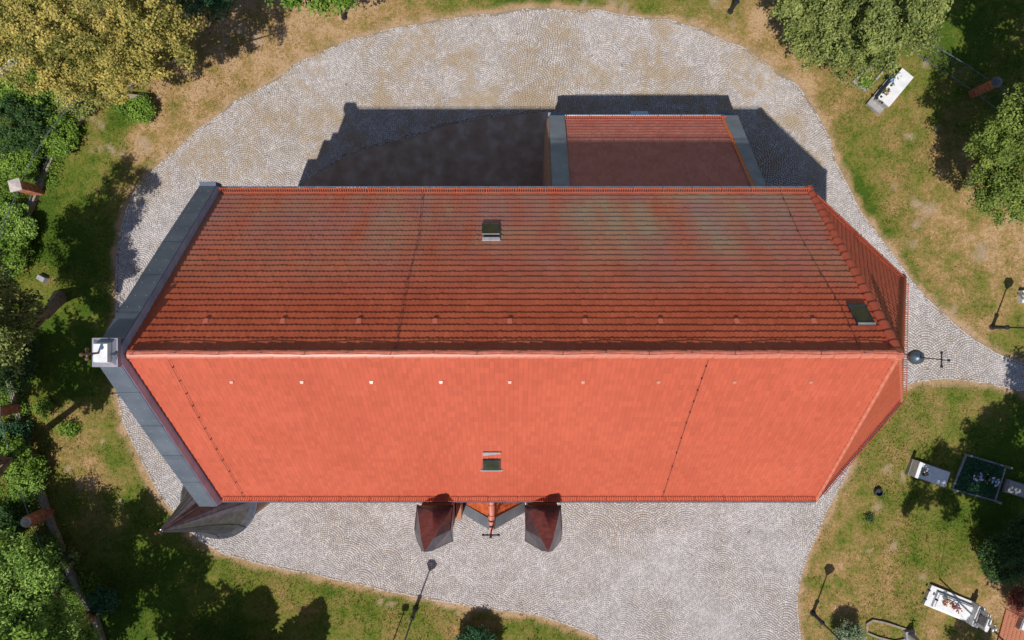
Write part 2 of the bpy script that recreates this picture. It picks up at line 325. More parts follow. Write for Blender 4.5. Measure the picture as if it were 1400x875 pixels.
# setts laid in overlapping fans
def owner_fans(R_, size, x0, x1, y0, y1):
    rows = np.arange(math.floor(y0 / R_) - 2, math.ceil(y1 / R_) + 2); px_ = []; py_ = []; an_ = []; ow = []
    rings = np.arange(size * .5, R_ * 1.42, size)
    tx = []; ty = []; ta = []; tr = []; tcx = []
    for rr in rings:
        nseg = max(3, int(round(2 * math.pi * rr / size))); th = (np.arange(nseg) + .5 * (int(rr / size) % 2)) / nseg * 2 * math.pi
        tx.append(rr * np.cos(th)); ty.append(rr * np.sin(th)); ta.append(th)
    tx = np.concatenate(tx); ty = np.concatenate(ty); ta = np.concatenate(ta)
    for j in rows:
        for c in np.arange(math.floor(x0 / (2 * R_)) - 1, math.ceil(x1 / (2 * R_)) + 2):
            cx = c * 2 * R_ + (j % 2) * R_; cy = j * R_; X_ = cx + tx; Y_ = cy + ty; own = np.full(len(X_), -99)
            for q in (2, 1, 0, -1, -2):        # frontmost (lowest) row wins
                jj = j + q; off_ = (jj % 2) * R_; ccx = np.round((X_ - off_) / (2 * R_)) * 2 * R_ + off_
                d = np.hypot(X_ - ccx, Y_ - jj * R_); hit = (d < R_) & (Y_ > jj * R_ - R_ * .999)
                own = np.where(hit, jj * 1000 + np.round(ccx / R_).astype(int), own)
            k = own == j * 1000 + int(round(cx / R_)); px_.append(X_[k]); py_.append(Y_[k]); an_.append(ta[k])
    return np.concatenate(px_), np.concatenate(py_), np.concatenate(an_)
SZ = .1
qx, qy, qa = owner_fans(1.08, SZ, -22, 31, -22, 17)
qa = qa + (rng.random(len(qa)) - .5) * .28; wx = qx + (rng.random(len(qx)) - .5) * .02 + (vnoise(qx, qy, .28) - .5) * 1.1; wy = qy + (vnoise(qx + 50, qy + 50, .28) - .5) * 1.1; qx, qy = wx, wy
k = inpoly(qx, qy, PAVEW) & (qx > -21.5) & (qx < 29) & (qy > -19); qx, qy, qa = qx[k], qy[k], qa[k]
k = (distpoly(qx, qy, PAVEW) > .105) & ~inpoly(qx, qy, BEDW); qx, qy, qa = qx[k], qy[k], qa[k]
k = ~((distpoly(qx, qy, BEDW) < .165)); qx, qy, qa = qx[k], qy[k], qa[k]
k = ~((np.abs(qx) < 9.6) & (qy < 3.7) & (qy > -5.7)); qx, qy, qa = qx[k], qy[k], qa[k]   # none inside the church
k = rng.random(len(qx)) > .0008; qx, qy, qa = qx[k], qy[k], qa[k]
def edge_row(poly, closed, inset, step, a0=0, a1=None):
    out = []; n = len(poly)
    for i in range(n if closed else n - 1):
        ax, ay = poly[i]; bx_, by_ = poly[(i + 1) % n]; L = math.hypot(bx_ - ax, by_ - ay); m = max(1, int(round(L / step))); ux, uy = (bx_ - ax) / L, (by_ - ay) / L
        for t in range(m):
            s_ = (t + .5) / m * L; out.append((ax + ux * s_ - uy * inset, ay + uy * s_ + ux * inset, math.atan2(uy, ux)))
    return out
er = edge_row(PAVEW, True, -.045, .125) + edge_row(BEDW[:10], False, .05, .125) + edge_row(BEDW[:10], False, .145, .125)
er = np.array(er); kk = (np.abs(er[:, 0]) < 29) & (er[:, 1] > -19)
er = er[kk]; er = er[rng.random(len(er)) > .1]; er[:, :2] += (rng.random((len(er), 2)) - .5) * .03; er = er[(er[:, 1] < 9.5) | (vnoise(er[:, 0], er[:, 1], 1.3) < .62)]
def setts(x, y, a, half, hz, name, edge=False):
    n = len(x); ca = np.cos(a); sa = np.sin(a); hx = half[0] * (1 + (rng.random(n) - .5) * .22); hy = half[1] * (1 + (rng.random(n) - .5) * .22)
    zt = hz + (rng.random(n) - .5) * .012; V = np.zeros((n, 8, 3))
    for q, (sx, sy) in enumerate(((-1, -1), (1, -1), (1, 1), (-1, 1))):
        for lev, (kk_, zz) in enumerate(((1.0, np.full(n, .005)), (.8, zt))):
            jx = (rng.random(n) - .5) * .012; jy = (rng.random(n) - .5) * .012
            lx = sx * hx * kk_ + jx; ly = sy * hy * kk_ + jy
            V[:, lev * 4 + q, 0] = x + lx * ca - ly * sa; V[:, lev * 4 + q, 1] = y + lx * sa + ly * ca; V[:, lev * 4 + q, 2] = zz
    f = np.array([(4, 5, 6, 7), (0, 1, 5, 4), (1, 2, 6, 5), (2, 3, 7, 6), (3, 0, 4, 7)]); F = (f[None] + (np.arange(n) * 8)[:, None, None]).reshape(-1, 4)
    t = rng.random(n); t = np.where(rng.random(n) < .12, t * .5, t)
    north = np.clip((y - 4.5) / 4, 0, 1); west = np.clip((-x - 2) / 10, 0, 1)
    st = np.clip(vnoise(x, y, .9) * .7 + vnoise(x + 7, y, 3.1) * .5 - .52, 0, 1) * (.12 + 1.1 * north) * 1.7
    st += np.clip(1 - np.abs(y - 10.9) / .8, 0, 1) * (vnoise(x, y, 1.4) > .35) * (x > -8.0) * (x < 11) * .35
    st = np.clip(st * .75 + north * .13 + .04 + (rng.random(n) - .5) * .3 * (.3 + north), 0, .85)
    if edge: st = np.clip(st + .15, 0, 1); t = np.clip(t + .1, 0, 1)
    return mesh_np(name, V.reshape(-1, 3), F, tint=np.repeat(t, 5), dry={'stain': np.repeat(st, 5)})
ks = 1.0
o = link('sett', setts(qx, qy, qa, (SZ * .46, SZ * .46), .034, 'sett'), sett_m, paving); tag(o, kind='stuff')
o = link('kerb_sett', setts(er[:, 0], er[:, 1], er[:, 2], (.057, .04), .04, 'kerb_sett', True), sett_m, paving); tag(o, kind='stuff')
NSETT = len(qx)

# grass blades
n = 230000; x = rng.uniform(-27, 27, n); y = rng.uniform(-17.5, 16.8, n)
k = ~inpoly(x, y, PAVEW) | (distpoly(x, y, PAVEW) < .2 * vnoise(x, y, 2.7) ** 1.5); x, y = x[k], y[k]; dry, bare = drybare(x, y); k = (rng.random(len(x)) > bare * 1.1) & (rng.random(len(x)) > (dry - .4) * .5); x, y, dry, bare = x[k], y[k], dry[k], bare[k]
n = len(x); a = rng.random(n) * 2 * math.pi; L = rng.uniform(.05, .11, n) * (1.15 - dry * .5); wd = rng.uniform(.012, .024, n); hgt = rng.uniform(.02, .08, n) * (1.25 - dry * .6) * (1 + 1.3 * (vnoise(x, y, 4.0) > .72))
V = np.zeros((n, 3, 3)); V[:, 0] = np.stack([x - np.sin(a) * wd, y + np.cos(a) * wd, np.full(n, .0)], 1); V[:, 1] = np.stack([x + np.sin(a) * wd, y - np.cos(a) * wd, np.full(n, .0)], 1)
V[:, 2] = np.stack([x + np.cos(a) * L, y + np.sin(a) * L, hgt + .02], 1)
F = np.arange(n * 3).reshape(-1, 3); me = mesh_np('grass', V.reshape(-1, 3), F, tint=rng.random(n), dry={'dry': np.repeat(dry, 3), 'bare': np.repeat(bare, 3)})
tag(link('grass', me, blade_m), kind='stuff', label='short summer grass of the churchyard lawn', cat='grass')
#@@CHURCH
# ------------------------------------------------------------------ church
CH = empty('church', (0, -1, 0), 'large church with steep red tiled roof and grey metal parapet, centre of the cobbled yard', 'church')
ZE, ZR = 11.16, 17.4; YN, YS, YR = 4.45, -6.55, -1.05; XW = -10.3
N1 = Vector((10.49, YN, ZE)); N2 = Vector((13.82, 1.32, ZE)); S2 = Vector((13.76, -3.03, ZE)); S1 = Vector((10.74, YS, ZE)); APX = Vector((10.25, YR, ZR))
NW = Vector((XW, YN, ZE)); SW = Vector((XW, YS, ZE)); WR = Vector((XW, YR, ZR))
FN = (NW, N1, APX, WR); slopeN = (ZR - ZE) / (YN - YR)
nN = (0, slopeN, 1); nS = (0, -slopeN, 1)
def onN(px, py, lift=0): p = onplane(px, py, NW, nN); return p + Vector(nN).normalized() * lift
def onS(px, py, lift=0): p = onplane(px, py, SW, nS); return p + Vector(nS).normalized() * lift

def tiled(name, parent, poly, m, pitch=.268, width=.132, thick=.03, base='roof', gap=.0012):
    """poly: eave start, eave end, then the rest (convex, planar). Underlay sheet plus every tile with its own thickness and pointed tail"""
    p0 = Vector(poly[0]); u = (Vector(poly[1]) - p0).normalized(); nrm = u.cross(Vector(poly[2]) - p0).normalized()
    if nrm.z < 0: nrm = -nrm
    v = nrm.cross(u).normalized()
    if v.z < 0: v = -v
    q = [((Vector(a) - p0).dot(u), (Vector(a) - p0).dot(v)) for a in poly]
    b = MB(); b.extr([Vector(a) + nrm * .0 for a in poly], nrm * -.12, .4); roof = b.build(base, under_m, parent)
    vmax = max(c[1] for c in q); nc = max(1, round(vmax / pitch)); pitch = vmax / nc
    def rng_at(vv):
        xs = []
        for i in range(len(q)):
            a, c = q[i], q[(i + 1) % len(q)]
            if abs(a[1] - c[1]) < 1e-9:
                if abs(a[1] - vv) < 1e-6: xs += [a[0], c[0]]
                continue
            t = (vv - a[1]) / (c[1] - a[1])
            if -1e-6 <= t <= 1 + 1e-6: xs.append(a[0] + t * (c[0] - a[0]))
        return (min(xs), max(xs)) if xs else (0, 0)
    V = []; F = []; T = []
    for j in range(nc):
        v0 = j * pitch; v1 = v0 + pitch; lo0, hi0 = rng_at(max(v0, 1e-4)); lo1, hi1 = rng_at(min(v1, vmax - 1e-4))
        dy = (random.random() - .5) * .012
        c0 = math.floor(min(lo0, lo1) / width); c1 = math.ceil(max(hi0, hi1) / width)
        for c in range(c0, c1):
            a = c * width; e = a + width
            ua, ue = max(a, min(lo0, hi0)), min(e, hi0); ta, te = max(a, lo1), min(e, hi1)
            if ue - ua < .01 and te - ta < .01: continue
            ua, ue = min(ua, hi0), max(ue, lo0); ta, te = min(ta, hi1), max(te, lo1)
            if ue < ua: ue = ua
            if te < ta: te = ta
            s_ = .024; th = thick + (random.random() - .5) * .01; g = gap; wob = dy + .009 * math.sin(c * .045 + j * 1.7) + (random.random() - .5) * .01; m3 = (ua + ue) / 2
            bi = len(V)
            def pt(uu, vv, h): w_ = p0 + u * uu + v * vv + nrm * h; V.append((w_.x, w_.y, w_.z))
            pt(ua + g, v0 + wob, th); pt(m3, v0 - s_ + wob, th + .004); pt(ue - g, v0 + wob, th); pt(te - g, v1 + .01, .006); pt(ta + g, v1 + .01, .006)
            pt(ua + g, v0 + wob, .0); pt(m3, v0 - s_ + wob, .0); pt(ue - g, v0 + wob, .0)
            F.append((bi, bi + 1, bi + 2, bi + 3)); F.append((bi, bi + 3, bi + 4, bi + 4)); F.append((bi + 5, bi + 6, bi + 1, bi)); F.append((bi + 6, bi + 7, bi + 2, bi + 1))
            F.append((bi, bi + 4, bi + 5, bi + 5)); F.append((bi + 2, bi + 7, bi + 3, bi + 3)); t = random.random() * .8 + .1; t = t if random.random() > .03 else random.choice((-.9, 1.6)); T += [t] * 6
    me = bpy.data.meshes.new('tile')
    fs = [f[:3] if f[2] == f[3] else f for f in F]; me.from_pydata(V, [], fs)
    at = me.attributes.new('tint', 'FLOAT', 'FACE'); at.data.foreach_set('value', T); me.update()
    o = link('tile', me, m, roof); tag(o, kind='stuff'); return roof, u, v, nrm
tiled('n', CH, (NW, N1, APX, WR), tile_n, thick=.042)
tiled('s', CH, (S1, SW, WR, APX), tile_m)
tiled('ne', CH, (N1, N2, APX), tile_m, width=.19, pitch=.28, thick=.07, gap=.01)
tiled('e', CH, (N2, S2, APX), tile_m, width=.14)
tiled('se', CH, (S2, S1, APX), tile_m, width=.14)

# ridge and hip tiles, each a part
def half_round(L, r0, r1, name, flat=.55):
    b = MB(); n = 7
    for zz, r, x_ in ((0, r0, 0), (1, r1, L)):
        for i in range(n):
            a = math.pi * (i / (n - 1)); b.v.append((x_, r * math.cos(a), r * math.sin(a) * flat * 1.4))
    for i in range(n - 1): b.f.append((i, i + 1, n + i + 1, n + i)); b.t.append(.5)
    b.f.append(tuple(range(n))[::-1]); b.t.append(.5); b.f.append(tuple(range(n, 2 * n))); b.t.append(.5)
    return b.mesh(name, False)
def run_tiles(name, a, c, L, me, lift, up=Vector((0, 0, 1)), over=1.0):
    a = Vector(a); c = Vector(c); d = (c - a); n = max(1, round(d.length / L)); st = d / n; d.normalize()
    side = up.cross(d).normalized(); upv = d.cross(side)
    for i in range(n):
        o = bpy.data.objects.new(name, me); col.objects.link(o)
        jit = Vector((0, 0, (random.random() - .5) * .01)); p = a + st * i + upv * lift + jit
        m = Matrix((d, side, upv)).transposed().to_4x4(); m.translation = p
        o.parent = CH; o.matrix_parent_inverse = parent_mat(CH).inverted(); o.matrix_basis = m @ Matrix.Rotation(R((random.random() - .5) * 2.5), 4, 'Z')
ridge_me = half_round(.365, .125, .108, 'ridge_tile'); ridge_me.materials.append(ridge_m)
hip_me = half_round(.40, .15, .115, 'hip_tile'); hip_me.materials.append(tile_m)
hips_me = half_round(.40, .075, .06, 'hip_tile'); hips_me.materials.append(ridge_m)
run_tiles('ridge_tile', WR + Vector((.15, 0, 0)), APX, .35, ridge_me, .03)
run_tiles('hip_tile', N1, APX, .40, hip_me, .03)
run_tiles('hip_tile', N2, APX, .40, hip_me, .01)
run_tiles('hip_tile', S1, APX, .40, hips_me, .02)
run_tiles('hip_tile', S2, APX, .40, hips_me, .02)

# walls of nave and apse
foot = [(-10.35, 4.1), (10.35, 4.1), (13.35, 1.15), (13.35, -2.85), (10.5, -6.2), (-10.35, -6.2)]
MB().prism(foot[::-1], 0, ZE + .05).build('wall', wall_m, CH)
b = MB(); b.extr([(XW - .5, YN - .2, 0), (XW - .5, YN - .2, ZE + .35), (XW - .5, YR, ZR + .25), (XW - .5, YS + .2, ZE + .35), (XW - .5, YS + .2, 0)], (.49, 0, 0)); b.build('gable_wall', wall_m, CH)
# parapet coping: five sheets up each rake, turned down inside
def rake(ylow, sgn):
    nseg = 5; lowz = ZE + .45; hiz = ZR + .45
    for i in range(nseg):
        a, c = i / nseg, (i + 1) / nseg; y0 = ylow + (YR - ylow) * a; y1 = ylow + (YR - ylow) * c; z0 = lowz + (hiz - lowz) * a; z1 = lowz + (hiz - lowz) * c
        lap = .012 if i else 0
        m = MB(); sk = .02 * (i % 2)
        # gentle bulge of the outer edge half way down, as on the building
        x0 = -10.86 - .05 * math.sin(math.pi * a) + sk * 0; x1 = -10.86 - .05 * math.sin(math.pi * c)
        m.extr([(x0, y0, z0), (XW + .02, y0, z0), (XW + .02, y1, z1), (x1, y1, z1)], (0, 0, -.05), .3 + .4 * random.random())
        cs_ = m.build('coping_sheet', sheet_m, CH)
        m = MB()
        for tt in (.2, .55, .85):
            for xx_ in (-10.72, -10.42): m.lathe((xx_ + random.uniform(-.03, .03), y0 + (y1 - y0) * tt, z0 + (z1 - z0) * tt - .01), [(.022, 0), (.012, .02)], 6)
        tag(m.build('rivet', sheet2_m, cs_), kind='stuff')
        if i:
            m = MB(); dy_ = (y1 - y0); dn = Vector((0, dy_, z1 - z0)).normalized()
            m.extr([(x0 - .01, y0, z0 + .018), (XW + .03, y0, z0 + .018), (XW + .03, y0 + dn.y * .035, z0 + dn.z * .035 + .018), (x0 - .01, y0 + dn.y * .035, z0 + dn.z * .035 + .018)], (0, 0, -.025), .8)
            m.build('coping_seam', sheet_m, CH)
    m = MB(); m.extr([(XW + .005, ylow, lowz - .7), (XW + .005, ylow, lowz - .04), (XW + .005, YR, hiz - .04), (XW + .005, YR, hiz - .7)], (.03, 0, 0), .9)
    m.build('parapet_cladding', clad_m, CH)
    m = MB(); m.extr([(-10.84, ylow, lowz - .35), (-10.84, ylow, lowz - .05), (-10.84, YR, hiz - .05), (-10.84, YR, hiz - .35)], (-.02, 0, 0), .3); m.build('drip_edge', sheet_m, CH)
clad_m = mat('parapet_sheet', [(.30, .36, .52), (.48, .54, .70)], scale=2.2, rough=.45, metal=.1, bump=.15, bscale=2)  # sky reflection on the inner face is painted in as a blue base
rake(YN + .02, 1); rake(YS - .12, -1)
# kneeler at the north foot of the parapet
MB().box((-10.57, YN + .02, ZE + .2), (.56, .3, .5)).build('kneeler', sheet_m, CH)
b = MB()
for z0, z1, dx, yy in ((0, 7.0, 1.05, .9), (7.0, 8.9, .62, .8), (8.9, 9.7, .3, .7)):
    b.box((-10.8 - dx / 2, 3.75, (z0 + z1) / 2), (dx, yy, z1 - z0))
b.build('buttress', wall_m, CH)
# apex cap with white stone and small cross
pc = P(142.5, 482, 17.75); capg_m = mat('cap_metal', [(.24, .23, .29), (.34, .33, .38)], rough=.5, metal=.2)
b = MB(); b.box((pc.x, pc.y, 17.35), (.62, .70, .5)); b.build('apex_block', sheet_m, CH)
b = MB(); b.box((pc.x, pc.y, 17.66), (.70, .78, .12), taper=.96); b.box((pc.x, pc.y, 17.76), (.60, .68, .08), taper=.75, t=.8); b.build('apex_cap', capg_m, CH)
b = MB(); b.box((pc.x + .02, pc.y, 17.88), (.40, .52, .16), taper=.9); b.build('cross_plinth', white_m, CH)
def small_cross(name, base, h, arm, r, axis, m, parent, ends=True):
    b = MB(); base = Vector(base); b.tube(base, base + Vector((0, 0, h)), r, n=6)
    ax = Vector((0, 1, 0)) if axis == 'y' else Vector((1, 0, 0)); c = base + Vector((0, 0, h * .68)); b.tube(c - ax * arm, c + ax * arm, r, n=6)
    if ends:
        for q in (c - ax * arm, c + ax * arm, base + Vector((0, 0, h))):
            b.lathe(q - Vector((0, 0, .06)), [(.015, 0), (r * 1.7, .04), (r * 1.7, .08), (.015, .12)], 6)
    return b.build(name, m, parent)
small_cross('cross', (pc.x - .03, pc.y, 17.95), .72, .12, .028, 'y', rust_m, CH)
# east finial: ball, rod and cross
fb = P(1252, 488, 17.95); b = MB(); b.lathe(fb, [(.03, -.25), (.12, -.2), (.17, -.1), (.195, 0), (.17, .1), (.1, .17), (.03, .2)], 16)
b.build('finial_ball', mat('ball_lead', [(.08, .1, .13), (.16, .19, .23)], scale=9, rough=.4, metal=.6), CH, True)
b = MB(); b.lathe((APX.x - .02, APX.y, ZR - .12), [(.2, 0), (.17, .15), (.07, .3)], 10); b.build('finial_base', ridge_m, CH)
ft = Vector((fb.x + .02, fb.y + .0, 19.28)); b = MB(); b.tube(fb + Vector((0, 0, .2)), ft, .016, .012, 5); c = ft - Vector((0, 0, .28)); b.tube(c - Vector((0, .17, 0)), c + Vector((0, .17, 0)), .016, n=5)
for q in (c - Vector((0, .17, 0)), c + Vector((0, .17, 0)), ft): b.lathe(q - Vector((0, 0, .04)), [(.012, 0), (.035, .03), (.035, .06), (.01, .09)], 6)
b.build('finial_cross', iron_m, CH)

# snow guards: one-metre lattice panels
def guard_mesh(L=1.02, h=.2, nr=13):
    b = MB()
    for z_ in (.03, h): b.tube((0, 0, z_), (L, 0, z_), .013, n=4)
    for i in range(nr): x_ = (i + .5) * L / nr; b.tube((x_, 0, .02), (x_, 0, h), .013, n=4, cap=False)
    b.tube((.04, 0, -.02), (.04, 0, h + .03), .016, n=4); b.tube((.04, 0, h), (.04, .22, 0), .012, n=4)
    me = b.mesh('snow_guard'); me.materials.append(guard_m); return me
gm = guard_mesh()
def guards(a, c, upslope, nrm, up=.34, tilt=.1):
    a = Vector(a); c = Vector(c); d = (c - a); n = int(round(d.length / 1.035)); st = d / n; d.normalize(); us = Vector(upslope).normalized(); nn = Vector(nrm).normalized()
    for i in range(n):
        o = bpy.data.objects.new('snow_guard', gm); col.objects.link(o); o.parent = CH; o.matrix_parent_inverse = parent_mat(CH).inverted()
        zz = (nn + Vector((0, 0, tilt))).normalized(); yy = zz.cross(d).normalized(); zz = d.cross(yy)
        m = Matrix((d * (st.length / 1.035), yy, zz)).transposed().to_4x4(); m.translation = a + st * i + us * up + nn * .04; o.matrix_basis = m
upN = Vector((0, YR - YN, ZR - ZE)); upS = Vector((0, YR - YS, ZR - ZE))
guards((-10.2, YN, ZE), (10.4, YN, ZE), upN, nN); guards((10.6, YS, ZE), (-10.15, YS, ZE), upS, nS)
def guard_facet(a, c):
    u = (c - a).normalized(); nr = u.cross(APX - a).normalized(); nr = nr if nr.z > 0 else -nr; v = nr.cross(u); v = v if v.z > 0 else -v
    guards(a + u * .25, c - u * .25, v, nr, .6, 3)
guard_facet(N1, N2); guard_facet(N2, S2); guard_facet(S2, S1)
# gutters
def gutter(a, c, m, r=.075, out=(0, 1, 0)):
    o_ = Vector(out).normalized() * r * .95; b = MB(); b.tube(Vector(a) + o_ - Vector((0, 0, .05)), Vector(c) + o_ - Vector((0, 0, .05)), r, n=8); b.build('gutter', m, CH)
gutter(NW, N1, gutlight_m, .05, (0, 1, 0)); gutter(SW, S1, gutter_m, .06, (0, -1, 0))
gutter(N1, N2, gutter_m, .05, (.7, .7, 0)); gutter(N2, S2, gutter_m, .05, (1, 0, 0)); gutter(S2, S1, gutter_m, .05, (.7, -.7, 0))
# roof lights
def skylight(pts, nrm, label=None, flap=None, open_=0.0):
    nn = Vector(nrm).normalized(); p = [Vector(q) for q in pts]; c = sum(p, Vector()) / 4; lab = MB()
    for i in range(4):
        a, d = p[i], p[(i + 1) % 4]; ai = a + (c - a) * .16; di = d + (c - d) * .16
        lab.extr([a, d, di, ai], nn * .07)
    f = lab.build('skylight', frame_m, CH)
    g = MB(); g.extr([q + (c - q) * .15 + nn * .02 for q in p], nn * .04); g.build('pane', glass_m, f)
    e = MB(); s0 = p[0] + nn * .072; s1 = p[1] + nn * .072; e.extr([s0, s1, s1 + (p[2] - p[1]) * .07, s0 + (p[3] - p[0]) * .07], nn * .015); e.build('frame_trim', zinc_m, f)
    if flap:
        g = MB(); g.extr(flap, nn * .03); g.build('flashing', zinc_m, f)
    return f
skylight([onN(683, 324, .03), onN(659, 324, .03), onN(659, 308, .03), onN(683, 308, .03)], nN, flap=[onN(659, 331, .05), onN(684, 331, .05), onN(683, 328.5, .09), onN(660, 328.5, .09)])
skylight([onN(1196, 447, .03), onN(1172, 447, .03), onN(1157, 419, .03), onN(1182, 419, .03)], nN)
skylight([onS(660, 640, .03), onS(684, 640, .03), onS(684, 626, .03), onS(660, 626, .03)], nS, flap=[onS(657, 641.5, .05), onS(687, 641.5, .05), onS(687, 640, .05), onS(657, 640, .05)])
b = MB(); b.extr([onS(660, 620, .05), onS(686, 617, .05), onS(684, 616, .05), onS(660, 616, .05)], Vector(nS).normalized() * .04); b.build('flashing', zinc_m, CH)
# ventilation tiles
vent_me = None
def vents(xs, y_, f, nrm, up, m, sy):
    nn = Vector(nrm).normalized(); uu = Vector(up).normalized()
    b = MB(); b.add([(-.075, -.05, .0), (.075, -.05, .0), (.075, -.05, .03), (-.075, -.05, .03), (-.07, .10, 0), (.07, .10, 0), (.045, -.05, .05), (-.045, -.05, .05)], [(0, 1, 2, 6, 7, 3), (3, 7, 4), (7, 6, 5, 4), (6, 2, 5), (0, 3, 4), (1, 5, 2), (0, 4, 5, 1)])
    me = b.mesh('vent_tile'); me.materials.append(m)
    for q in xs:
        o = bpy.data.objects.new('vent_tile', me); col.objects.link(o); o.parent = CH; o.matrix_parent_inverse = parent_mat(CH).inverted()
        xx = uu.cross(nn) * (1 if sy == 1 else .75); mt = Matrix((xx, uu * sy, nn)).transposed().to_4x4(); mt.translation = f(q, y_, .03); o.matrix_basis = mt
vent_m = mat('vent_red', [(.5, .12, .07), (.6, .17, .1)], rough=.4, spec=.6)
ventw_m = mat('vent_pale', [(.50, .20, .14), (.56, .25, .18)], rough=.3, spec=.7)
vents((282, 387, 491, 595, 697, 800, 903, 1007, 1112), 440, onN, nN, upN, vent_m, 1)
vents((317, 413, 508, 603, 697, 797, 900, 1004, 1108), 521, onS, nS, upS, ventw_m, .38)
# lightning conductors and their clips
def conductor(pts, f, nclip):
    p = [f(a, c, .09) for a, c in pts]; b = MB(); b.path(p, .0055, 4); o = b.build('lightning_wire', wire_m, CH); b = MB()
    for i in range(nclip):
        t = (i + .5) / nclip * (len(p) - 1); k_ = min(int(t), len(p) - 2); q = p[k_].lerp(p[k_ + 1], t - k_); b.box(q - Vector((0, 0, .03)), (.025, .025, .09))
    b.build('wire_clip', wire_m, o)
conductor([(578, 263), (572, 330), (557, 385), (545, 450), (540, 482)], onN, 11)
conductor([(1067, 266), (1093, 325), (1122, 378), (1150, 425), (1176, 482)], onN, 11)
conductor([(968, 489), (938, 575), (905, 678)], onS, 11)
conductor([(232, 489), (268, 560), (300, 618), (335, 678)], onS, 12)
zr_ = ZR + .26; b = MB(); pts = [Vector((XW + .3 + i * 20.4 / 18, YR + .02 + (.03 if i % 2 else -.02), zr_ - (.03 if i % 2 else 0))) for i in range(19)]
b.path(pts, .008, 4)
for q in pts[::1]: b.tube(q - Vector((0, 0, .15)), q, .01, n=4)
b.build('ridge_wire', wire_m, CH)

# ------------------------------------------------------------------ north annex (sacristy) of the church
def AN(X_, Y_): return 4.0 + (9.16 - Y_) * 1.095
aw = [(1.62, 9.0), (11.1, 9.0), (11.1, 4.0), (1.45, 4.0)]
b = MB(); b.extr([(1.62, 9.0, 0), (1.62, 9.0, 3.8), (1.50, 4.1, 9.1), (1.50, 4.1, 0)], (8.3, 0, 0)); b.build('annex_wall', brick_m, CH)
A0 = Vector((2.7, 9.2, 4.02)); A1 = Vector((10.35, 9.2, 4.02)); tA = 4.9
nA = Vector((0, 1.095, 1)).normalized(); A2 = Vector((10.35, 4.2, 4.02 + 5.0 * 1.095)); A3 = Vector((2.7, 4.2, 4.02 + 5.0 * 1.095))
AW0, AW1 = P(772.5, 163, 4.2), P(1000, 163, 4.2)
A0 = Vector((P(772, 160, 4.1).x, 9.02, 3.92)); A3 = Vector((A0.x - .12, 4.15, 3.92 + 4.93 * 1.095)); A1 = Vector((P(992, 160, 4.1).x, 9.02, 3.92)); A2 = Vector((A1.x - .15, 4.15, A3.z))
tiled('annex', CH, (A0, A1, A2, A3), tile_n_annex, pitch=.262, width=.135, thick=.045, base='annex_roof')
def annex_coping(x0a, x1a, x0b, x1b):
    """x at the north foot (a) and at the church wall (b)"""
    nseg = 3
    for i in range(nseg):
        t0, t1 = i / nseg, (i + 1) / nseg; f = lambda p_, q_, t: p_ + (q_ - p_) * t
        ya, yb = 9.06 - 4.9 * t0, 9.06 - 4.9 * t1; za, zb = 4.07 + 4.9 * 1.095 * t0, 4.07 + 4.9 * 1.095 * t1
        b = MB(); b.extr([(f(x0a, x0b, t0), ya, za), (f(x1a, x1b, t0), ya, za), (f(x1a, x1b, t1), yb, zb), (f(x0a, x0b, t1), yb, zb)], (0, 0, -.6), .3 + .4 * random.random()); b.build('annex_coping', sheet2_m, CH)
    b = MB(); b.box(((x0a + x1a) / 2, 9.2, 3.4), (x1a - x0a + .04, .32, .14)); b.build('annex_kneeler', sheet2_m, CH)
wx0, wx1 = P(751, 155, 4.2).x, P(772, 155, 4.2).x; ex0, ex1 = P(989.5, 153, 4.2).x, P(1010, 153, 4.2).x
annex_coping(wx0, wx1, wx0 - .13, wx1 - .13); annex_coping(ex0, ex1, P(1035, 252, 9.3).x, P(1056, 252, 9.3).x)
d_ = A1 - A0; na = 8
for i in range(7):
    o = bpy.data.objects.new('snow_guard', gm); col.objects.link(o); o.parent = CH; o.matrix_parent_inverse = parent_mat(CH).inverted()
    zz = (nA + Vector((0, 0, .1))).normalized(); xx = Vector((1, 0, 0)); yy = zz.cross(xx).normalized(); k_ = d_.length / 7 / 1.035
    m = Matrix((xx * k_, yy, xx.cross(yy))).transposed().to_4x4(); m.translation = A0 + Vector((d_.length / 7 * i, 0, 0)) + Vector((0, -.24, .263)) + nA * .04; o.matrix_basis = m
b = MB(); b.tube(A0 + Vector((0, .08, -.03)), A1 + Vector((0, .08, -.03)), .05, n=8); b.build('gutter', gutlight_m, CH)
b = MB(); q0 = P(862, 152, 2.6); q1 = P(886, 152, 2.6); b.extr([(q0.x, q0.y, 2.6), (q1.x, q1.y, 2.6), (q1.x + .02, 9.0, 2.85), (q0.x - .0, 9.0, 2.85)], (0, 0, -.05)); b.tube((q0.x + .05, q0.y - .1, 2.58), (q0.x + .05, 9.05, 2.1), .02); b.tube((q1.x - .05, q1.y - .1, 2.58), (q1.x - .05, 9.05, 2.1), .02)
b.build('door_canopy', mat('canopy_blue', [(.42, .62, .78), (.5, .7, .85)], rough=.3), CH)
# verge tiles beside the east coping of the annex
def verge():
    a = A1 + Vector((-.12, .0, .1)); c = A2 + Vector((-.12, 0, .1)); run_tiles('verge_tile', a, c, .42, verge_me, .0)
verge_me = half_round(.42, .085, .07, 'verge_tile'); verge_me.materials.append(mat('verge_orange', [(.62, .14, .04), (.7, .2, .07)], rough=.5))
verge()

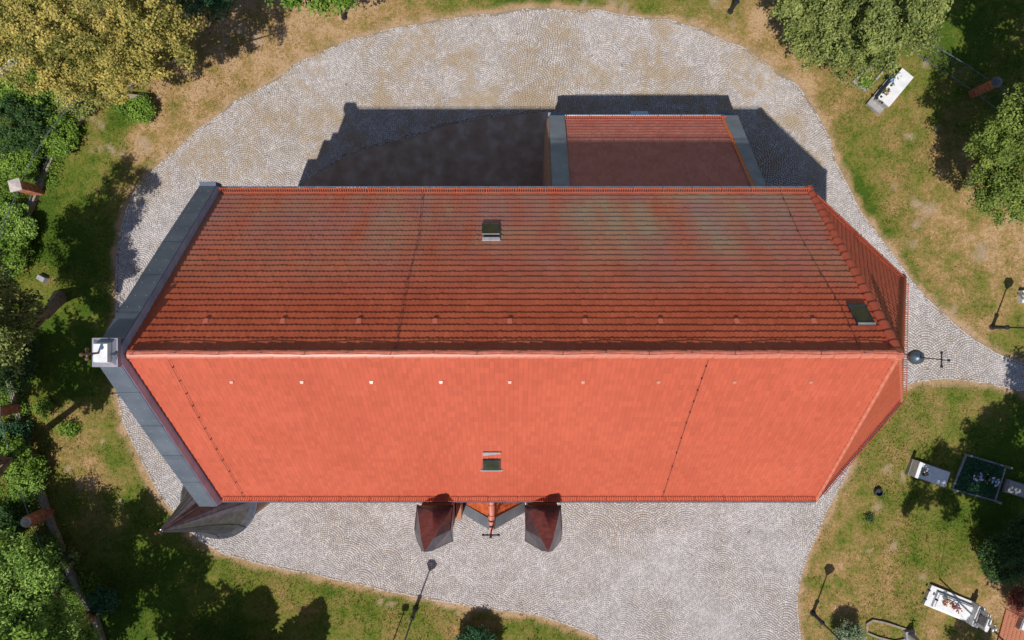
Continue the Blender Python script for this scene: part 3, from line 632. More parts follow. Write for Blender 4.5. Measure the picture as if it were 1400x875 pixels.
# ------------------------------------------------------------------ south-west stair turret of the church
tc_ = Vector((-11.75, -7.45, 0)); rt = 1.48
b = MB(); b.lathe((tc_.x, tc_.y, 0), [(rt - .12, 0), (rt - .12, 8.0)], 24); b.build('turret_wall', brick_m, CH)
tip = P(219, 726.5, 12.3)
def turret_roof():
    b = MB(); n = 28; rings = [(1.03, 7.85, 0), (.88, 8.12, .02), (.73, 8.6, .07), (.52, 9.5, .26), (.26, 10.9, .6), (.03, 12.2, 1.0)]
    for r, z_, k_ in rings:
        for i in range(n):
            a = 2 * math.pi * i / n; oc = 1 / math.cos(((a + math.pi / 8) % (math.pi / 4)) - math.pi / 8); f = 1 + (oc - 1) * min(1, k_ * 6 + .25)
            # eight creases that sharpen towards the tip
            rr = rt * r * f * (1 - .035 * min(1, k_ * 8) * (1 - abs(((a / (math.pi / 4)) % 1) - .5) * 2))
            b.v.append((tc_.x + (tip.x - tc_.x) * k_ + rr * math.cos(a), tc_.y + (tip.y - tc_.y) * k_ + rr * math.sin(a), z_))
    for j in range(len(rings) - 1):
        for i in range(n):
            b.f.append((j * n + i, j * n + (i + 1) % n, (j + 1) * n + (i + 1) % n, (j + 1) * n + i)); b.t.append(((i * 8 // n) * 37 % 10) / 10)
    b.f.append(tuple(range((len(rings) - 1) * n, len(rings) * n))); b.t.append(.5)
    return b.build('turret_roof', spire_m, CH)
trf = turret_roof()
b = MB()
for i in range(32):
    a = 2 * math.pi * i / 32; c = 2 * math.pi * (i + 1) / 32
    b.tube((tc_.x + (rt + .03) * math.cos(a), tc_.y + (rt + .03) * math.sin(a), 7.84), (tc_.x + (rt + .03) * math.cos(c), tc_.y + (rt + .03) * math.sin(c), 7.82), .05, n=6, cap=False)
b.build('gutter', gutter_m, CH)
# standing seams down the creases
for i in range(8):
    a = 2 * math.pi * i / 8; b = MB(); pts = []
    for r, z_, k_ in ((1.02, 7.87, 0), (.875, 8.13, .02), (.73, 8.61, .07), (.52, 9.51, .26), (.26, 10.91, .6), (.03, 12.2, 1)):
        pts.append(Vector((tc_.x + (tip.x - tc_.x) * k_ + rt * r * math.cos(a), tc_.y + (tip.y - tc_.y) * k_ + rt * r * math.sin(a), z_ + .02)))
    b.path(pts, .016, 5); b.build('standing_seam', spire_m, trf)
small_cross('turret_finial', (tip.x, tip.y, 12.15), .42, .08, .018, 'x', rust_m, CH)

# ------------------------------------------------------------------ south portal of the church: gabled porch between two pinnacles
def pinnacle(xc, yc, half, apex):
    # tower shaft
    MB().box((xc, yc, 5.45), (half * 1.7, half * 1.7, 10.9)).build('pinnacle_shaft', brick_m, CH)
    zc, zm = 10.98, 11.75; C = [(xc - half, yc - half, zc), (xc + half, yc - half, zc), (xc + half, yc + half, zc), (xc - half, yc + half, zc)]
    Mid = [(xc, yc - half * .98, zm), (xc + half * .98, yc, zm), (xc, yc + half * .98, zm), (xc - half * .98, yc, zm)]
    h2 = .185; zt = 13.25; T = [(apex[0] - h2, apex[1] - h2, zt), (apex[0] + h2, apex[1] - h2, zt), (apex[0] + h2, apex[1] + h2, zt), (apex[0] - h2, apex[1] + h2, zt)]
    b = MB(); v = C + Mid + T
    for i in range(4):
        j = (i + 1) % 4
        b.add([v[i], v[4 + i], v[8 + i]], [(0, 1, 2)], .3 + .1 * i); b.add([v[4 + i], v[j], v[8 + j]], [(0, 1, 2)], .35 + .1 * i); b.add([v[4 + i], v[8 + j], v[8 + i]], [(0, 1, 2)], .3 + .1 * i)
        # gablet face under the raised eave and soffit
        b.add([v[i], v[j], v[4 + i]], [(0, 1, 2)], .2)
    b.add(C, [(3, 2, 1, 0)], .2)
    ro = b.build('pinnacle_roof', spire_m, CH)
    b = MB()
    for i in range(4): b.tube(Vector(C[i]), Vector(T[i]), .014, n=4)
    for i in range(4): b.tube(Vector(C[i]), Vector(Mid[i]), .022, n=4); b.tube(Vector(Mid[i]), Vector(C[(i + 1) % 4]), .022, n=4)
    b.build('seam', spire_m, ro)
    b = MB(); h3 = .205; q = [(apex[0] - h3, apex[1] - h3, zt), (apex[0] + h3, apex[1] - h3, zt), (apex[0] + h3, apex[1] + h3, zt), (apex[0] - h3, apex[1] + h3, zt)]
    b.add(q + [(apex[0], apex[1] - .01, 13.95)], [(0, 1, 4), (1, 2, 4), (2, 3, 4), (3, 0, 4), (3, 2, 1, 0)], .15); b.build('pinnacle_tip', spire_m, CH)
pinnacle(-2.74, -7.43, .635, (P(584, 744, 13.25).x, -7.43 - .02)); pinnacle(1.10, -7.43, .635, (P(748, 744, 13.25).x, -7.45))
zap, zev, yf = 10.0, 7.55, -7.92; xl, xr, xm = -2.08, .52, -.76
b = MB(); b.extr([(xl + .1, yf + .1, 0), (xr - .1, yf + .1, 0), (xr - .1, yf + .1, zev), (xm, yf + .1, zap - .15), (xl + .1, yf + .1, zev)], (0, 1.85, 0)); b.build('porch_wall', brick_m, CH)
porch_m = mat('porch_tile', [(.6, .12, .04), (.72, .17, .06)], scale=5, rough=.55, tint=.18)
tiled('pl', CH, (Vector((xl, -6.2, zev)), Vector((xl, yf + .3, zev)), Vector((xm, yf + .3, zap)), Vector((xm, -6.2, zap))), porch_m, pitch=.2, width=.14, base='porch_roof')
tiled('pr', CH, (Vector((xr, yf + .3, zev)), Vector((xr, -6.2, zev)), Vector((xm, -6.2, zap)), Vector((xm, yf + .3, zap))), porch_m, pitch=.2, width=.14, base='porch_roof')
run_tiles('ridge_tile', (xm, -6.3, zap + .03), (xm, yf + .1, zap + .03), .36, ridge_me, .02)
for x0, x1 in ((xl, xm), (xr, xm)):
    b = MB(); b.extr([(x0, yf + .36, zev + .1), (x1, yf + .36, zap + .14), (x1, yf - .06, zap + .14), (x0, yf - .06, zev + .1)], (0, 0, -.12)); b.build('porch_coping', sheet2_m, CH)
for x0, sg in ((xl, -1), (xr, 1)):
    MB().box((x0 + sg * .10, -7.2, zev - .02), (.26, 1.15, .06)).build('porch_flashing', zinc_m, CH)
MB().box((xm, yf, zap + .1), (.15, .18, .22)).build('cross_plinth', ridge_m, CH)
small_cross('porch_cross', (xm + .0, yf - .02, zap + .2), .75, .28, .03, 'x', iron_m, CH)
MB().box((-2.05 + .0, -7.45, 4.5), (.2, .9, 9.0)).build('porch_buttress', brick_m, CH)
# ------------------------------------------------------------------ trees and shrubs
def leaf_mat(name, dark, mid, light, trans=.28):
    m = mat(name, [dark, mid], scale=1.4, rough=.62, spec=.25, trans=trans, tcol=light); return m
L_yel = leaf_mat('leaf_linden', (.08, .12, .02), (.14, .16, .03), (.70, .55, .15))
L_oliv = leaf_mat('leaf_olive', (.05, .09, .02), (.10, .15, .03), (.46, .50, .15))
L_mid = leaf_mat('leaf_mid', (.05, .10, .015), (.10, .16, .02), (.38, .46, .10))
L_green = leaf_mat('leaf_green', (.045, .12, .012), (.09, .19, .018), (.32, .48, .07))
L_dark = leaf_mat('leaf_dark', (.02, .055, .015), (.035, .085, .022), (.10, .19, .05))
L_feath = leaf_mat('leaf_feather', (.06, .15, .02), (.13, .27, .03), (.42, .60, .13))
L_blue = leaf_mat('leaf_blue', (.02, .07, .03), (.035, .11, .045), (.10, .25, .11))
L_silver = leaf_mat('leaf_silver', (.10, .17, .07), (.16, .24, .11), (.42, .5, .32))
L_red = leaf_mat('leaf_red', (.16, .04, .03), (.25, .07, .05), (.45, .18, .12))
L_brown = leaf_mat('leaf_rust', (.22, .12, .05), (.3, .17, .07), (.5, .32, .18))
def crown_mesh(name, lobes, n, size, spread=.34, up=.7, clump=150, long=1.0, cover=None, bright=.6):
    """leaves gathered in domed boughs through the shell of several lobes, gaps between them; lobes: (x, y, z, rx, ry, rz)"""
    tot = sum(l[3] * l[4] for l in lobes); P_ = []; N_ = []; T_ = []
    for lx, ly, lz, rx, ry, rz in lobes:
        nl = int(n * rx * ry / tot); ncl = max(3, nl // clump); d = rng.normal(size=(ncl, 3)); d[:, 2] = np.abs(d[:, 2]) * .9 - .3 * rng.random(ncl); d /= np.linalg.norm(d, axis=1)[:, None]
        rad = rng.uniform(.45, 1.06, ncl) ** .55; c = d * rad[:, None] * [rx, ry, rz]; shade = rng.random(ncl)
        for q in range(ncl):
            k = int(clump * rng.uniform(.5, 1.5)); sp = spread * rng.uniform(.55, 1.35); o_ = rng.normal(size=(k, 3)); o_ /= np.linalg.norm(o_, axis=1)[:, None]; rr = rng.random(k) ** .45
            an = rng.random() * 6.28; ex = 1 + .6 * rng.random(); ca, sa = math.cos(an), math.sin(an); o_ = o_ * rr[:, None] * [1.5 * sp * ex, 1.5 * sp / ex, sp * .8]; o_ = np.stack([o_[:, 0] * ca - o_[:, 1] * sa, o_[:, 0] * sa + o_[:, 1] * ca, np.where(o_[:, 2] < 0, o_[:, 2] * .4, o_[:, 2])], 1)
            o_ += rng.normal(size=(k, 3)) * sp * .16
            P_.append(c[q] + o_ + [lx, ly, lz]); N_.append(rng.normal(size=(k, 3)) * .5 + [0, 0, up] + d[q] * .3 + o_ / sp * .25)
            T_.append(np.clip(bright * (.15 + .6 * shade[q]) + rng.normal(size=k) * .16 + o_[:, 2] / sp * .45, 0, 1))  # random clump tone; light tops and shaded undersides are painted into the tint
        k = int(nl * .14); v_ = rng.normal(size=(k, 3)); v_ /= np.linalg.norm(v_, axis=1)[:, None]; P_.append(v_ * (rng.random(k) ** .4)[:, None] * [rx * .8, ry * .8, rz * .55] + [lx, ly, lz]); N_.append(rng.normal(size=(k, 3)) * .6 + [0, 0, .7]); T_.append(rng.random(k) * .15)  # inner leaves tinted dark, standing in for shade inside the crown
    p = np.concatenate(P_); nn = np.concatenate(N_); t = np.concatenate(T_); nn /= np.linalg.norm(nn, axis=1)[:, None]; m = len(p)
    a = rng.normal(size=(m, 3)); u = np.cross(nn, a); u /= np.linalg.norm(u, axis=1)[:, None]; v = np.cross(nn, u); s = size * rng.uniform(.6, 1.35, m)[:, None]
    V = np.stack([p - u * s * long, p - v * s * .55 + nn * s * .12, p + u * s * long, p + v * s * .55 + nn * s * .12], 1).reshape(-1, 3)
    return mesh_np(name, V, np.arange(m * 4).reshape(-1, 4), tint=t)
def sh(sx, sy, z, r, rv=None):
    """lobe whose shadow falls at ground pixel sx, sy"""
    gx_, gy_ = sx - .37 * 14.4 * z, sy + 14.4 * z; k = (H - z) / H; return (700 + (gx_ - 700) / k, 430 + (gy_ - 430) / k, z, r, rv or r * .8)
def plant(name, cat, label, base, lobes, n, size, leaf, trunk=.16, group=None, clump=150, spread=.34, long=1.0, bright=.6, lean=None, up=.7, limbs=9, limbr=1.0, part='crown', stem='trunk'):
    """base: ground px; lobes given as (image px, image py, z centre, r metres, vertical radius)"""
    bp = P(base[0], base[1], 0); e = empty(name, bp, label, cat, group); L = []
    for a in lobes: q = P(a[0], a[1], a[2]); L.append((q.x, q.y, q.z, a[3], a[3], a[4]))
    me = crown_mesh(part, L, n, size, clump=clump, spread=spread, long=long, bright=bright, up=up); link(part, me, leaf, e)
    b = MB(); top = Vector((sum(l[0] for l in L) / len(L), sum(l[1] for l in L) / len(L), max(.3, min(l[2] for l in L) * .55)))
    mid = bp.lerp(top, .5) + Vector((random.uniform(-.1, .1), random.uniform(-.1, .1), 0)); b.tube(bp - Vector((0, 0, .1)), mid, trunk * 1.15, trunk * .85, 8); b.tube(mid, top, trunk * .85, trunk * .6, 8)
    for i in range(limbs):
        l = L[i % len(L)]; th = i * 2.4; q = Vector((l[0] + l[3] * .7 * math.cos(th), l[1] + l[4] * .7 * math.sin(th), l[2] + l[5] * random.uniform(-.2, .55))); m = top.lerp(q, .45) + Vector((0, 0, .15 * l[5]))
        b.tube(top, m, trunk * .42 * limbr, trunk * .26 * limbr, 5); b.tube(m, q, trunk * .26 * limbr, trunk * .06 * limbr, 5)
    b.build(stem, bark_m, e); return e
# north-west: big linden in bloom
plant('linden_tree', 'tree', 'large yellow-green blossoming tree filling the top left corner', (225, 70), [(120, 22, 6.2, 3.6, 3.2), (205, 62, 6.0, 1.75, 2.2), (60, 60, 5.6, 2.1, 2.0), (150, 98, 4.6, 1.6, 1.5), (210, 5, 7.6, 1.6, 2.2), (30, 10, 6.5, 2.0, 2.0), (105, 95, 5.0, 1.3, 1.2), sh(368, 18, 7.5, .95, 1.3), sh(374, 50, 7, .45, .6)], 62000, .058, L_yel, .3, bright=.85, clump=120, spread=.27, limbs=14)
plant('maple_tree', 'tree', 'dark green tree at the top edge, right behind the blossoming corner tree', (268, 14), [(262, -14, 3.6, 1.6, 1.3), (285, -22, 4.2, 1.1, 1.2)], 9000, .07, L_blue, .12)
plant('maple_tree', 'tree', 'bright green leafy tree at the top edge, left of the dark lamp base', (425, -30), [(420, -22, 4.6, 1.25, 1.1), (462, -20, 4.4, .95, .8), (400, -38, 6.0, 1.3, 1.4)], 9000, .075, L_green, .14)
plant('maple_tree', 'tree', 'tall tree standing above the top edge, shading the dry grass', (348, 78), [(272, -42, 7.3, 1.15, 1.8)], 5000, .09, L_green, .06) if False else None
# north-east
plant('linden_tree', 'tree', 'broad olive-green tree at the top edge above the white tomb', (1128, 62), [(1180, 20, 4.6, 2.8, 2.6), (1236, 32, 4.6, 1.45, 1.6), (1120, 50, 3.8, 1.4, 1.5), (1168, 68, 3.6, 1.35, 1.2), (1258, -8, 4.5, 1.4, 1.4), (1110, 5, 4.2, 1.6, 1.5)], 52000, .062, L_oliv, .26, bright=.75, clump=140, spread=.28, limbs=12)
plant('ash_tree', 'tree', 'fresh green tree cut by the right edge beside the dark shaded grass', (1325, 250), [(1412, 225, 4.8, 2.3, 2.0), (1362, 205, 4.4, 1.2, 1.2), (1370, 262, 4.2, 1.35, 1.2), (1405, 180, 4.8, 1.3, 1.3), sh(1298, 108, 7, .9), sh(1286, 142, 6.5, .8)], 38000, .058, L_mid, .2, bright=.62, clump=140, spread=.28)
plant('ash_tree', 'tree', 'tall tree outside the top right corner, throwing shade over the brick pillar', (1440, 200), [sh(1378, 45, 8.5, 2.2), sh(1398, 125, 8.5, 1.7), sh(1352, 105, 7.5, 1.2), sh(1322, 8, 8.5, 1.0), sh(1342, 100, 8, 1.5)], 19000, .10, L_green, .22)
plant('ash_tree', 'tree', 'tree beyond the top right corner, shading the grass beside the olive-green tree', (1480, 60), [sh(1400, -10, 8.5, 1.5), sh(1345, -20, 7.5, 1.3)], 9000, .10, L_green, .2)
# west
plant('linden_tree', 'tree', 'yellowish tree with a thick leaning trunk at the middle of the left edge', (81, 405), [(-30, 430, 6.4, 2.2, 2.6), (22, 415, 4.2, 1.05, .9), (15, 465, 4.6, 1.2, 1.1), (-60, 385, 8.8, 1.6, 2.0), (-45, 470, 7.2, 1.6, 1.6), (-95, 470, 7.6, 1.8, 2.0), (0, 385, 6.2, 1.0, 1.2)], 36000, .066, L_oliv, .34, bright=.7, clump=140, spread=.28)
plant('ash_tree', 'tree', 'tree beyond the left edge, shading the lawn below the parapet peak', (-8, 640), [(-110, 655, 7.4, 2.2, 2.0), (-70, 615, 8.0, 1.6, 1.6), (-60, 700, 8.5, 1.2, 1.4)], 15000, .11, L_green, .22)
# south-west
plant('robinia_tree', 'tree', 'feathery light green tree in the bottom left corner', (30, 850), [(28, 795, 3.6, 1.7, 1.3), (68, 862, 3.3, 1.45, 1.1), (20, 870, 4.2, 1.8, 1.6), (0, 755, 2.8, 1.1, .9), (105, 885, 2.6, .9, .7)], 44000, .055, L_feath, .2, bright=.95, clump=140, spread=.34, long=1.5)
plant('robinia_tree', 'tree', 'tall tree below the bottom left corner, shading the lawn by the stair turret', (110, 985), [sh(232, 775, 8, 1.9), sh(290, 850, 8, 1.9), sh(188, 705, 6.5, 1.1), sh(150, 765, 6, 1.5), sh(325, 868, 8, 1.3), sh(150, 850, 5, 1.2), sh(240, 835, 9, 1.0)], 28000, .10, L_green, .12, limbr=.12)
def spruce(base, hgt, r, label, n=5200):
    bp = P(base[0], base[1], 0); e = empty('spruce_tree', bp, label, 'tree', 'spruces below the bottom edge')
    k = n; zz = rng.random(k) ** 1.25; th0 = rng.random(k) * 2 * math.pi; rr = r * (1 - zz) ** .8 * (.35 + .65 * rng.random(k) ** .5) * (1 + .25 * np.sin(zz * 42)) * (1 + .45 * np.sin(th0 * 3 + zz * 9) * (1 - zz)); th = th0
    p = np.stack([bp.x + rr * np.cos(th), bp.y + rr * np.sin(th), .6 + zz * (hgt - .6)], 1); u = np.stack([np.cos(th), np.sin(th), np.full(k, -.3)], 1); v = np.stack([-np.sin(th), np.cos(th), np.zeros(k)], 1); s = .2
    V = np.stack([p - u * s, p - v * s * .5, p + u * s, p + v * s * .5], 1).reshape(-1, 3); link('crown', mesh_np('crown', V, np.arange(k * 4).reshape(-1, 4), tint=rng.random(k)), L_dark, e)
    MB().tube(bp, bp + Vector((0, 0, hgt * .97)), .16, .02, 7).build('trunk', bark_m, e)
spruce((312, 940), 9.4, 2.5, 'tall spruce below the bottom edge, westernmost of the row casting pointed shade'); spruce((388, 958), 9.6, 2.0, 'tall spruce below the bottom edge, second from the west in its row')
# east and south-east
plant('ash_tree', 'tree', 'tree beyond the right edge, shading the grave covered in green', (1500, 760), [sh(1365, 612, 8, 1.7), sh(1392, 680, 8, 1.9), sh(1338, 652, 9, 1.2), sh(1352, 590, 8, 1.1)], 17000, .10, L_green, .18, limbr=.35)
plant('ash_tree', 'tree', 'tree beyond the right edge, shading the end of the cobbled path', (1500, 640), [sh(1400, 545, 7.5, 1.3), sh(1420, 500, 7.5, 1.3)], 8000, .10, L_green, .2)
plant('birch_tree', 'tree', 'tall slim tree beyond the bottom right corner, dappling the two graves', (1470, 960), [sh(1270, 640, 11, .75), sh(1252, 682, 11, .6), sh(1298, 690, 10.5, .7), sh(1302, 632, 10.5, .9), sh(1385, 765, 8.5, 1.5), sh(1325, 872, 9, 1.0), sh(1350, 720, 9, .8)], 15000, .09, L_oliv, .055, limbs=7, limbr=.3)
plant('laurel_bush', 'shrub', 'dark green bush at the right edge above the red shrub', (1372, 765), [(1375, 762, 1.0, 1.25, .8), (1398, 735, 1.2, 1.1, .8)], 11000, .055, L_dark, .06, clump=30, spread=.2, bright=.8, part='foliage', stem='stem')
plant('maple_bush', 'shrub', 'reddish shrub in the bottom right corner beside the brick paving', (1394, 824), [(1396, 822, .7, .68, .55)], 3600, .045, L_red, .04, clump=26, spread=.14, part='foliage', stem='stem')
plant('box_bush', 'shrub', 'round pale green bush beside the bottom right lamp post', (1155, 862), [(1160, 870, .8, .66, .75)], 6500, .04, L_silver, .04, clump=26, spread=.12, bright=1.0, part='foliage', stem='stem')
plant('juniper_bush', 'shrub', 'spiky blue-green bush cut by the bottom edge below the paving', (650, 868), [(652, 886, .9, .95, .6)], 6500, .075, L_blue, .05, clump=28, spread=.16, long=2.2, bright=.75, up=.3, part='foliage', stem='stem')
plant('small_plant', 'plant', 'small dark green plant in the grass south of the round shaft', (1187, 708), [(1188, 708, .12, .2, .14)], 300, .04, L_dark, .012, clump=15, spread=.08, limbs=3, part='foliage', stem='stem')
# shrubs outside the left fence: (base px, r, z, material, label)
for bx_, by_, r_, z_, lm, lab, nn in (
    (40, 128, 1.35, .7, L_green, 'mid green hedge bush below the blossoming tree at the left edge', 7500),
    (105, 128, 1.1, .6, L_oliv, 'olive bush between the blossoming tree and the gravel grave', 6000),
    (22, 175, 1.5, 1.1, L_dark, 'dark green bush at the left edge above the first brick pillar', 8000),
    (72, 186, 1.05, .6, L_green, 'bright green bush hugging the fence plinth near its north end', 8500),
    (28, 218, 1.0, .7, L_green, 'bright green bush just north of the light-capped pillar', 8500),
    (12, 312, 1.2, .7, L_feath, 'light green bush south of the light-capped pillar', 8000),
    (0, 345, 1.4, .9, L_green, 'leafy bush at the left edge north of the leaning trunk', 8000),
    (25, 108, .55, .35, L_brown, 'rust-brown bush on the old kerbed grave, top left', 1800),
    (55, 152, .5, .3, L_brown, 'dry brown bush beside the gravel grave', 1600),
    (12, 500, 1.4, .9, L_dark, 'dark bush at the left edge north of the half hidden pillar', 6500),
    (18, 598, .8, .5, L_blue, 'blue-green bush south of the half hidden pillar', 5000),
    (10, 640, 1.5, 1.1, L_green, 'dense bush at the left edge beside the sloping rail', 9000),
    (38, 655, .8, .7, L_feath, 'light bush inside the rail north of the round-capped pillar', 5000),
    (2, 722, 1.0, .8, L_dark, 'dark bush behind the round-capped pillar', 6000),
    (55, 752, .7, .5, L_green, 'leafy bush south of the round-capped pillar', 5000),
    (140, 822, .65, .5, L_blue, 'small bluish bush beside the lowest brick pillar', 2600),
    (192, 150, .62, .45, L_green, 'bright yellow-green bush under the right side of the blossoming tree', 3200),
    (168, 142, .4, .3, L_green, 'little bright bush left of the broken stone slab', 1300),
    (92, 588, .35, .25, L_green, 'tiny weed bush inside the fence by the sunny lawn', 700),
    (95, 760, .5, .3, L_oliv, 'low weeds inside the fence plinth, bottom left', 900),
    (60, 560, .45, .3, L_green, 'weedy bush just east of the half hidden pillar', 900)):
    g = P(bx_, by_, z_)
    plant('bush', 'shrub', lab, (bx_, by_), [(bx_, by_, z_, r_, z_ * .9), (bx_ + 14 * r_, by_ - 10 * r_, z_ * .8, r_ * .6, z_ * .7)], nn, .055, lm, .03, clump=70, spread=.19, bright=.8, limbs=5, part='foliage', stem='stem')
g = crown_mesh('ivy', [(P(px_, py_).x, P(px_, py_).y, .1, .9, .9, .25) for px_, py_ in ((-10, 140), (60, 110), (95, 160), (20, 210), (60, 230), (5, 260), (25, 330), (-5, 380), (5, 440), (5, 520), (15, 560), (0, 610), (30, 690), (20, 740), (60, 780), (80, 830), (40, 850), (100, 870), (110, 800))], 30000, .05, clump=30, spread=.25)
tag(link('ivy', g, L_green), 'leafy ground cover outside the left fence', 'ivy', kind='stuff')

# ------------------------------------------------------------------ fence on the left
FP = [(330, -50), (262, 18), (242, 36), (200, 110), (160, 126), (126, 148), (95, 186), (73, 220), (54, 262), (35, 305), (18, 360), (8, 420), (8, 480), (27, 557), (38, 603), (53, 656), (68, 700), (83, 738), (100, 783), (131, 838), (150, 900), (165, 960)]
fe = empty('fence', P(54, 262), 'long churchyard fence along the left with brick pillars on a low plinth', 'fence')
for i in range(len(FP) - 1):
    a, c = P(*FP[i]), P(*FP[i + 1]); d = c - a; L_ = d.length; an = math.atan2(d.y, d.x); n_ = max(1, int(L_ / 1.3))
    for j in range(n_):
        q = a + d * ((j + .5) / n_); hh = .3 + .03 * random.random(); MB().box((q.x, q.y, hh / 2), (L_ / n_ - .012, .24 + .02 * random.random(), hh), an).build('plinth_stone', concrete_m, fe)
def pillar(px_, py_, cap, h=1.72, an=0.0, owner=None, capm=None):
    q = P(px_, py_); b = MB().box((q.x, q.y, h / 2), (.42, .42, h), an); p_ = b.build('pillar', brick_m, owner)
    nb = int(h / .085)      # projecting brick courses
    b = MB()
    for k in range(nb):
        z_ = (k + .5) * h / nb
        for s_ in range(4):
            aa = an + s_ * math.pi / 2
            for off in ((-.11, .11) if k % 2 else (-.16, 0, .16)):
                wdt = .2 if k % 2 else (.09 if off else .2)
                x_, y_ = .213, off; b.box((q.x + x_ * math.cos(aa) - y_ * math.sin(aa), q.y + x_ * math.sin(aa) + y_ * math.cos(aa), z_), (.012, wdt, h / nb - .014), aa, random.random())
    o = b.build('brick', brick2_m, p_); tag(o, kind='stuff')
    b = MB()
    if cap == 'square': b.box((q.x, q.y, h + .04), (.58, .58, .08), an); b.box((q.x, q.y, h + .12), (.54, .54, .08), an, taper=.3)
    else: b.lathe((q.x, q.y, h), [(.25, 0), (.27, .05), (.23, .12), (.14, .16), (.11, .2), (.04, .24)], 12)
    b.build('cap', capm or cap_m, p_); return q
brick2_m = mat('brick_face', [(.40, .14, .08), (.52, .22, .13)], scale=14, rough=.9, tint=.35)
cap_m = mat('pillar_cap', [(.42, .36, .34), (.58, .5, .47)], scale=7, rough=.85, bump=.2)
for (a, c, cp, an) in ((54, 262, 'square', .25), (27, 557, 'square', -.05), (68, 700, 'round', -.35), (131, 838, 'square', -.5)): pillar(a, c, cp, an=an, owner=fe)
pil = [(200, 112), (54, 262), (20, 352), (27, 557), (68, 700), (131, 838)]
rail_m = mat('fence_rail', [(.08, .10, .11), (.15, .18, .19)], rough=.5, metal=.3)
def panels(pts, owner, h=1.45, m=rail_m):
    for i in range(len(pts) - 1):
        a, c = P(*pts[i]), P(*pts[i + 1]); d = c - a; n_ = max(1, round(d.length / 2.1))
        for j in range(n_):
            p0, p1 = a + d * (j / n_), a + d * ((j + 1) / n_); 
            for z_ in ((.2, h) if p0.x > 0 else (.42, h)): MB().tube(p0 + Vector((0, 0, z_)), p1 + Vector((0, 0, z_)), .022, n=5).build('fence_rail', m, owner)
            b = MB(); nb = int((p1 - p0).length / .13)
            for k in range(nb): q = p0.lerp(p1, (k + .5) / nb); b.tube(q + Vector((0, 0, .35)), q + Vector((0, 0, h + .05)), .007, n=3, cap=False)
            b.build('fence_bar', m, owner); b = MB(); b.tube(p0, p0 + Vector((0, 0, h + .08)), .03, n=6); b.build('fence_post', m, owner)
panels([FP[5], FP[6], FP[7], FP[8]], fe); panels([FP[8], FP[9], FP[10], FP[11], FP[12], FP[13]], fe); panels(FP[13:17], fe); panels(FP[16:20], fe)
# fence and pillar at the top right
f2 = empty('fence', P(1330, 128), 'short grey bar fence ending at the brick pillar in the shade, top right', 'fence')
pillar(1330, 128, 'round', h=1.75, an=.43, owner=f2, capm=sheet_m); panels([(1231, 60), (1262, 84), (1296, 105), (1330, 128)], f2, h=1.6)  # cap takes the dark sheet colour: tree shade put into its tone
panels([(1330, 128), (1410, 190)], f2, h=1.6)

# ------------------------------------------------------------------ lamps
def make_lamp(px_, py_, label):
    p = P(px_, py_); e = empty('street_lamp', p, label, 'lamp', 'black churchyard lamps')
    b = MB(); b.lathe(p, [(.16, -.02), (.16, .06), (.105, .12), (.09, .5), (.085, 1.05), (.12, 1.1), (.12, 1.16), (.055, 1.24)], 10); b.build('lamp_base', iron_m, e)
    b = MB(); b.tube(p + Vector((0, 0, 1.2)), p + Vector((0, 0, 3.75)), .042, .034, 8); b.lathe(p + Vector((0, 0, 3.66)), [(.035, 0), (.07, .05), (.035, .1)], 8); b.build('pole', iron_m, e)
    b = MB(); t = p + Vector((0, 0, 3.75)); b.lathe(t, [(.06, 0), (.09, .04), (.09, .06)], 6)
    for i in range(6):
        a = 2 * math.pi * i / 6; b.tube(t + Vector((.09 * math.cos(a), .09 * math.sin(a), .05)), t + Vector((.235 * math.cos(a), .235 * math.sin(a), .52)), .014, n=4)
    b.build('lantern_frame', iron_m, e)
    b = MB(); b.lathe(t + Vector((0, 0, .06)), [(.08, 0), (.22, .45)], 6); b.build('glass_pane', lampglass_m, e)
    b = MB(); b.lathe(t + Vector((0, 0, .52)), [(.28, 0), (.25, .05), (.14, .16), (.05, .22), (.03, .3), (.05, .33), (.005, .4)], 6); b.build('lamp_roof', iron_m, e); return e
lampglass_m = mat('lamp_glass', [(.35, .36, .34), (.5, .5, .47)], rough=.2, spec=.6)
make_lamp(568, 832, 'dark lamp post at the lower edge of the cobbled yard, shadow lying on the cobbles')
make_lamp(1111, 838, 'dark lamp post beside the round pale green bush, bottom right')
make_lamp(1356, 447, 'lamp post on the lawn at the right edge, north of the path')
make_lamp(471, 24, 'lamp post under the bright green tree at the top edge')
make_lamp(998, 16, 'lamp post at the top edge between cobbles and olive-green tree')
p = P(528, 902); fl = empty('floodlight_post', p, 'slim post with a small floodlight box below the bottom edge, its shadow beside the lamp', 'floodlight')
MB().tube(p, p + Vector((0, 0, 4.8)), .035, .03, 7).build('pole', iron_m, fl); MB().box(p + Vector((0, 0, 4.95)), (.3, .2, .34)).build('lamp_head', iron_m, fl); MB().tube(p + Vector((-.24, 0, 4.3)), p + Vector((.05, 0, 4.3)), .03, n=5).build('bracket', iron_m, fl)

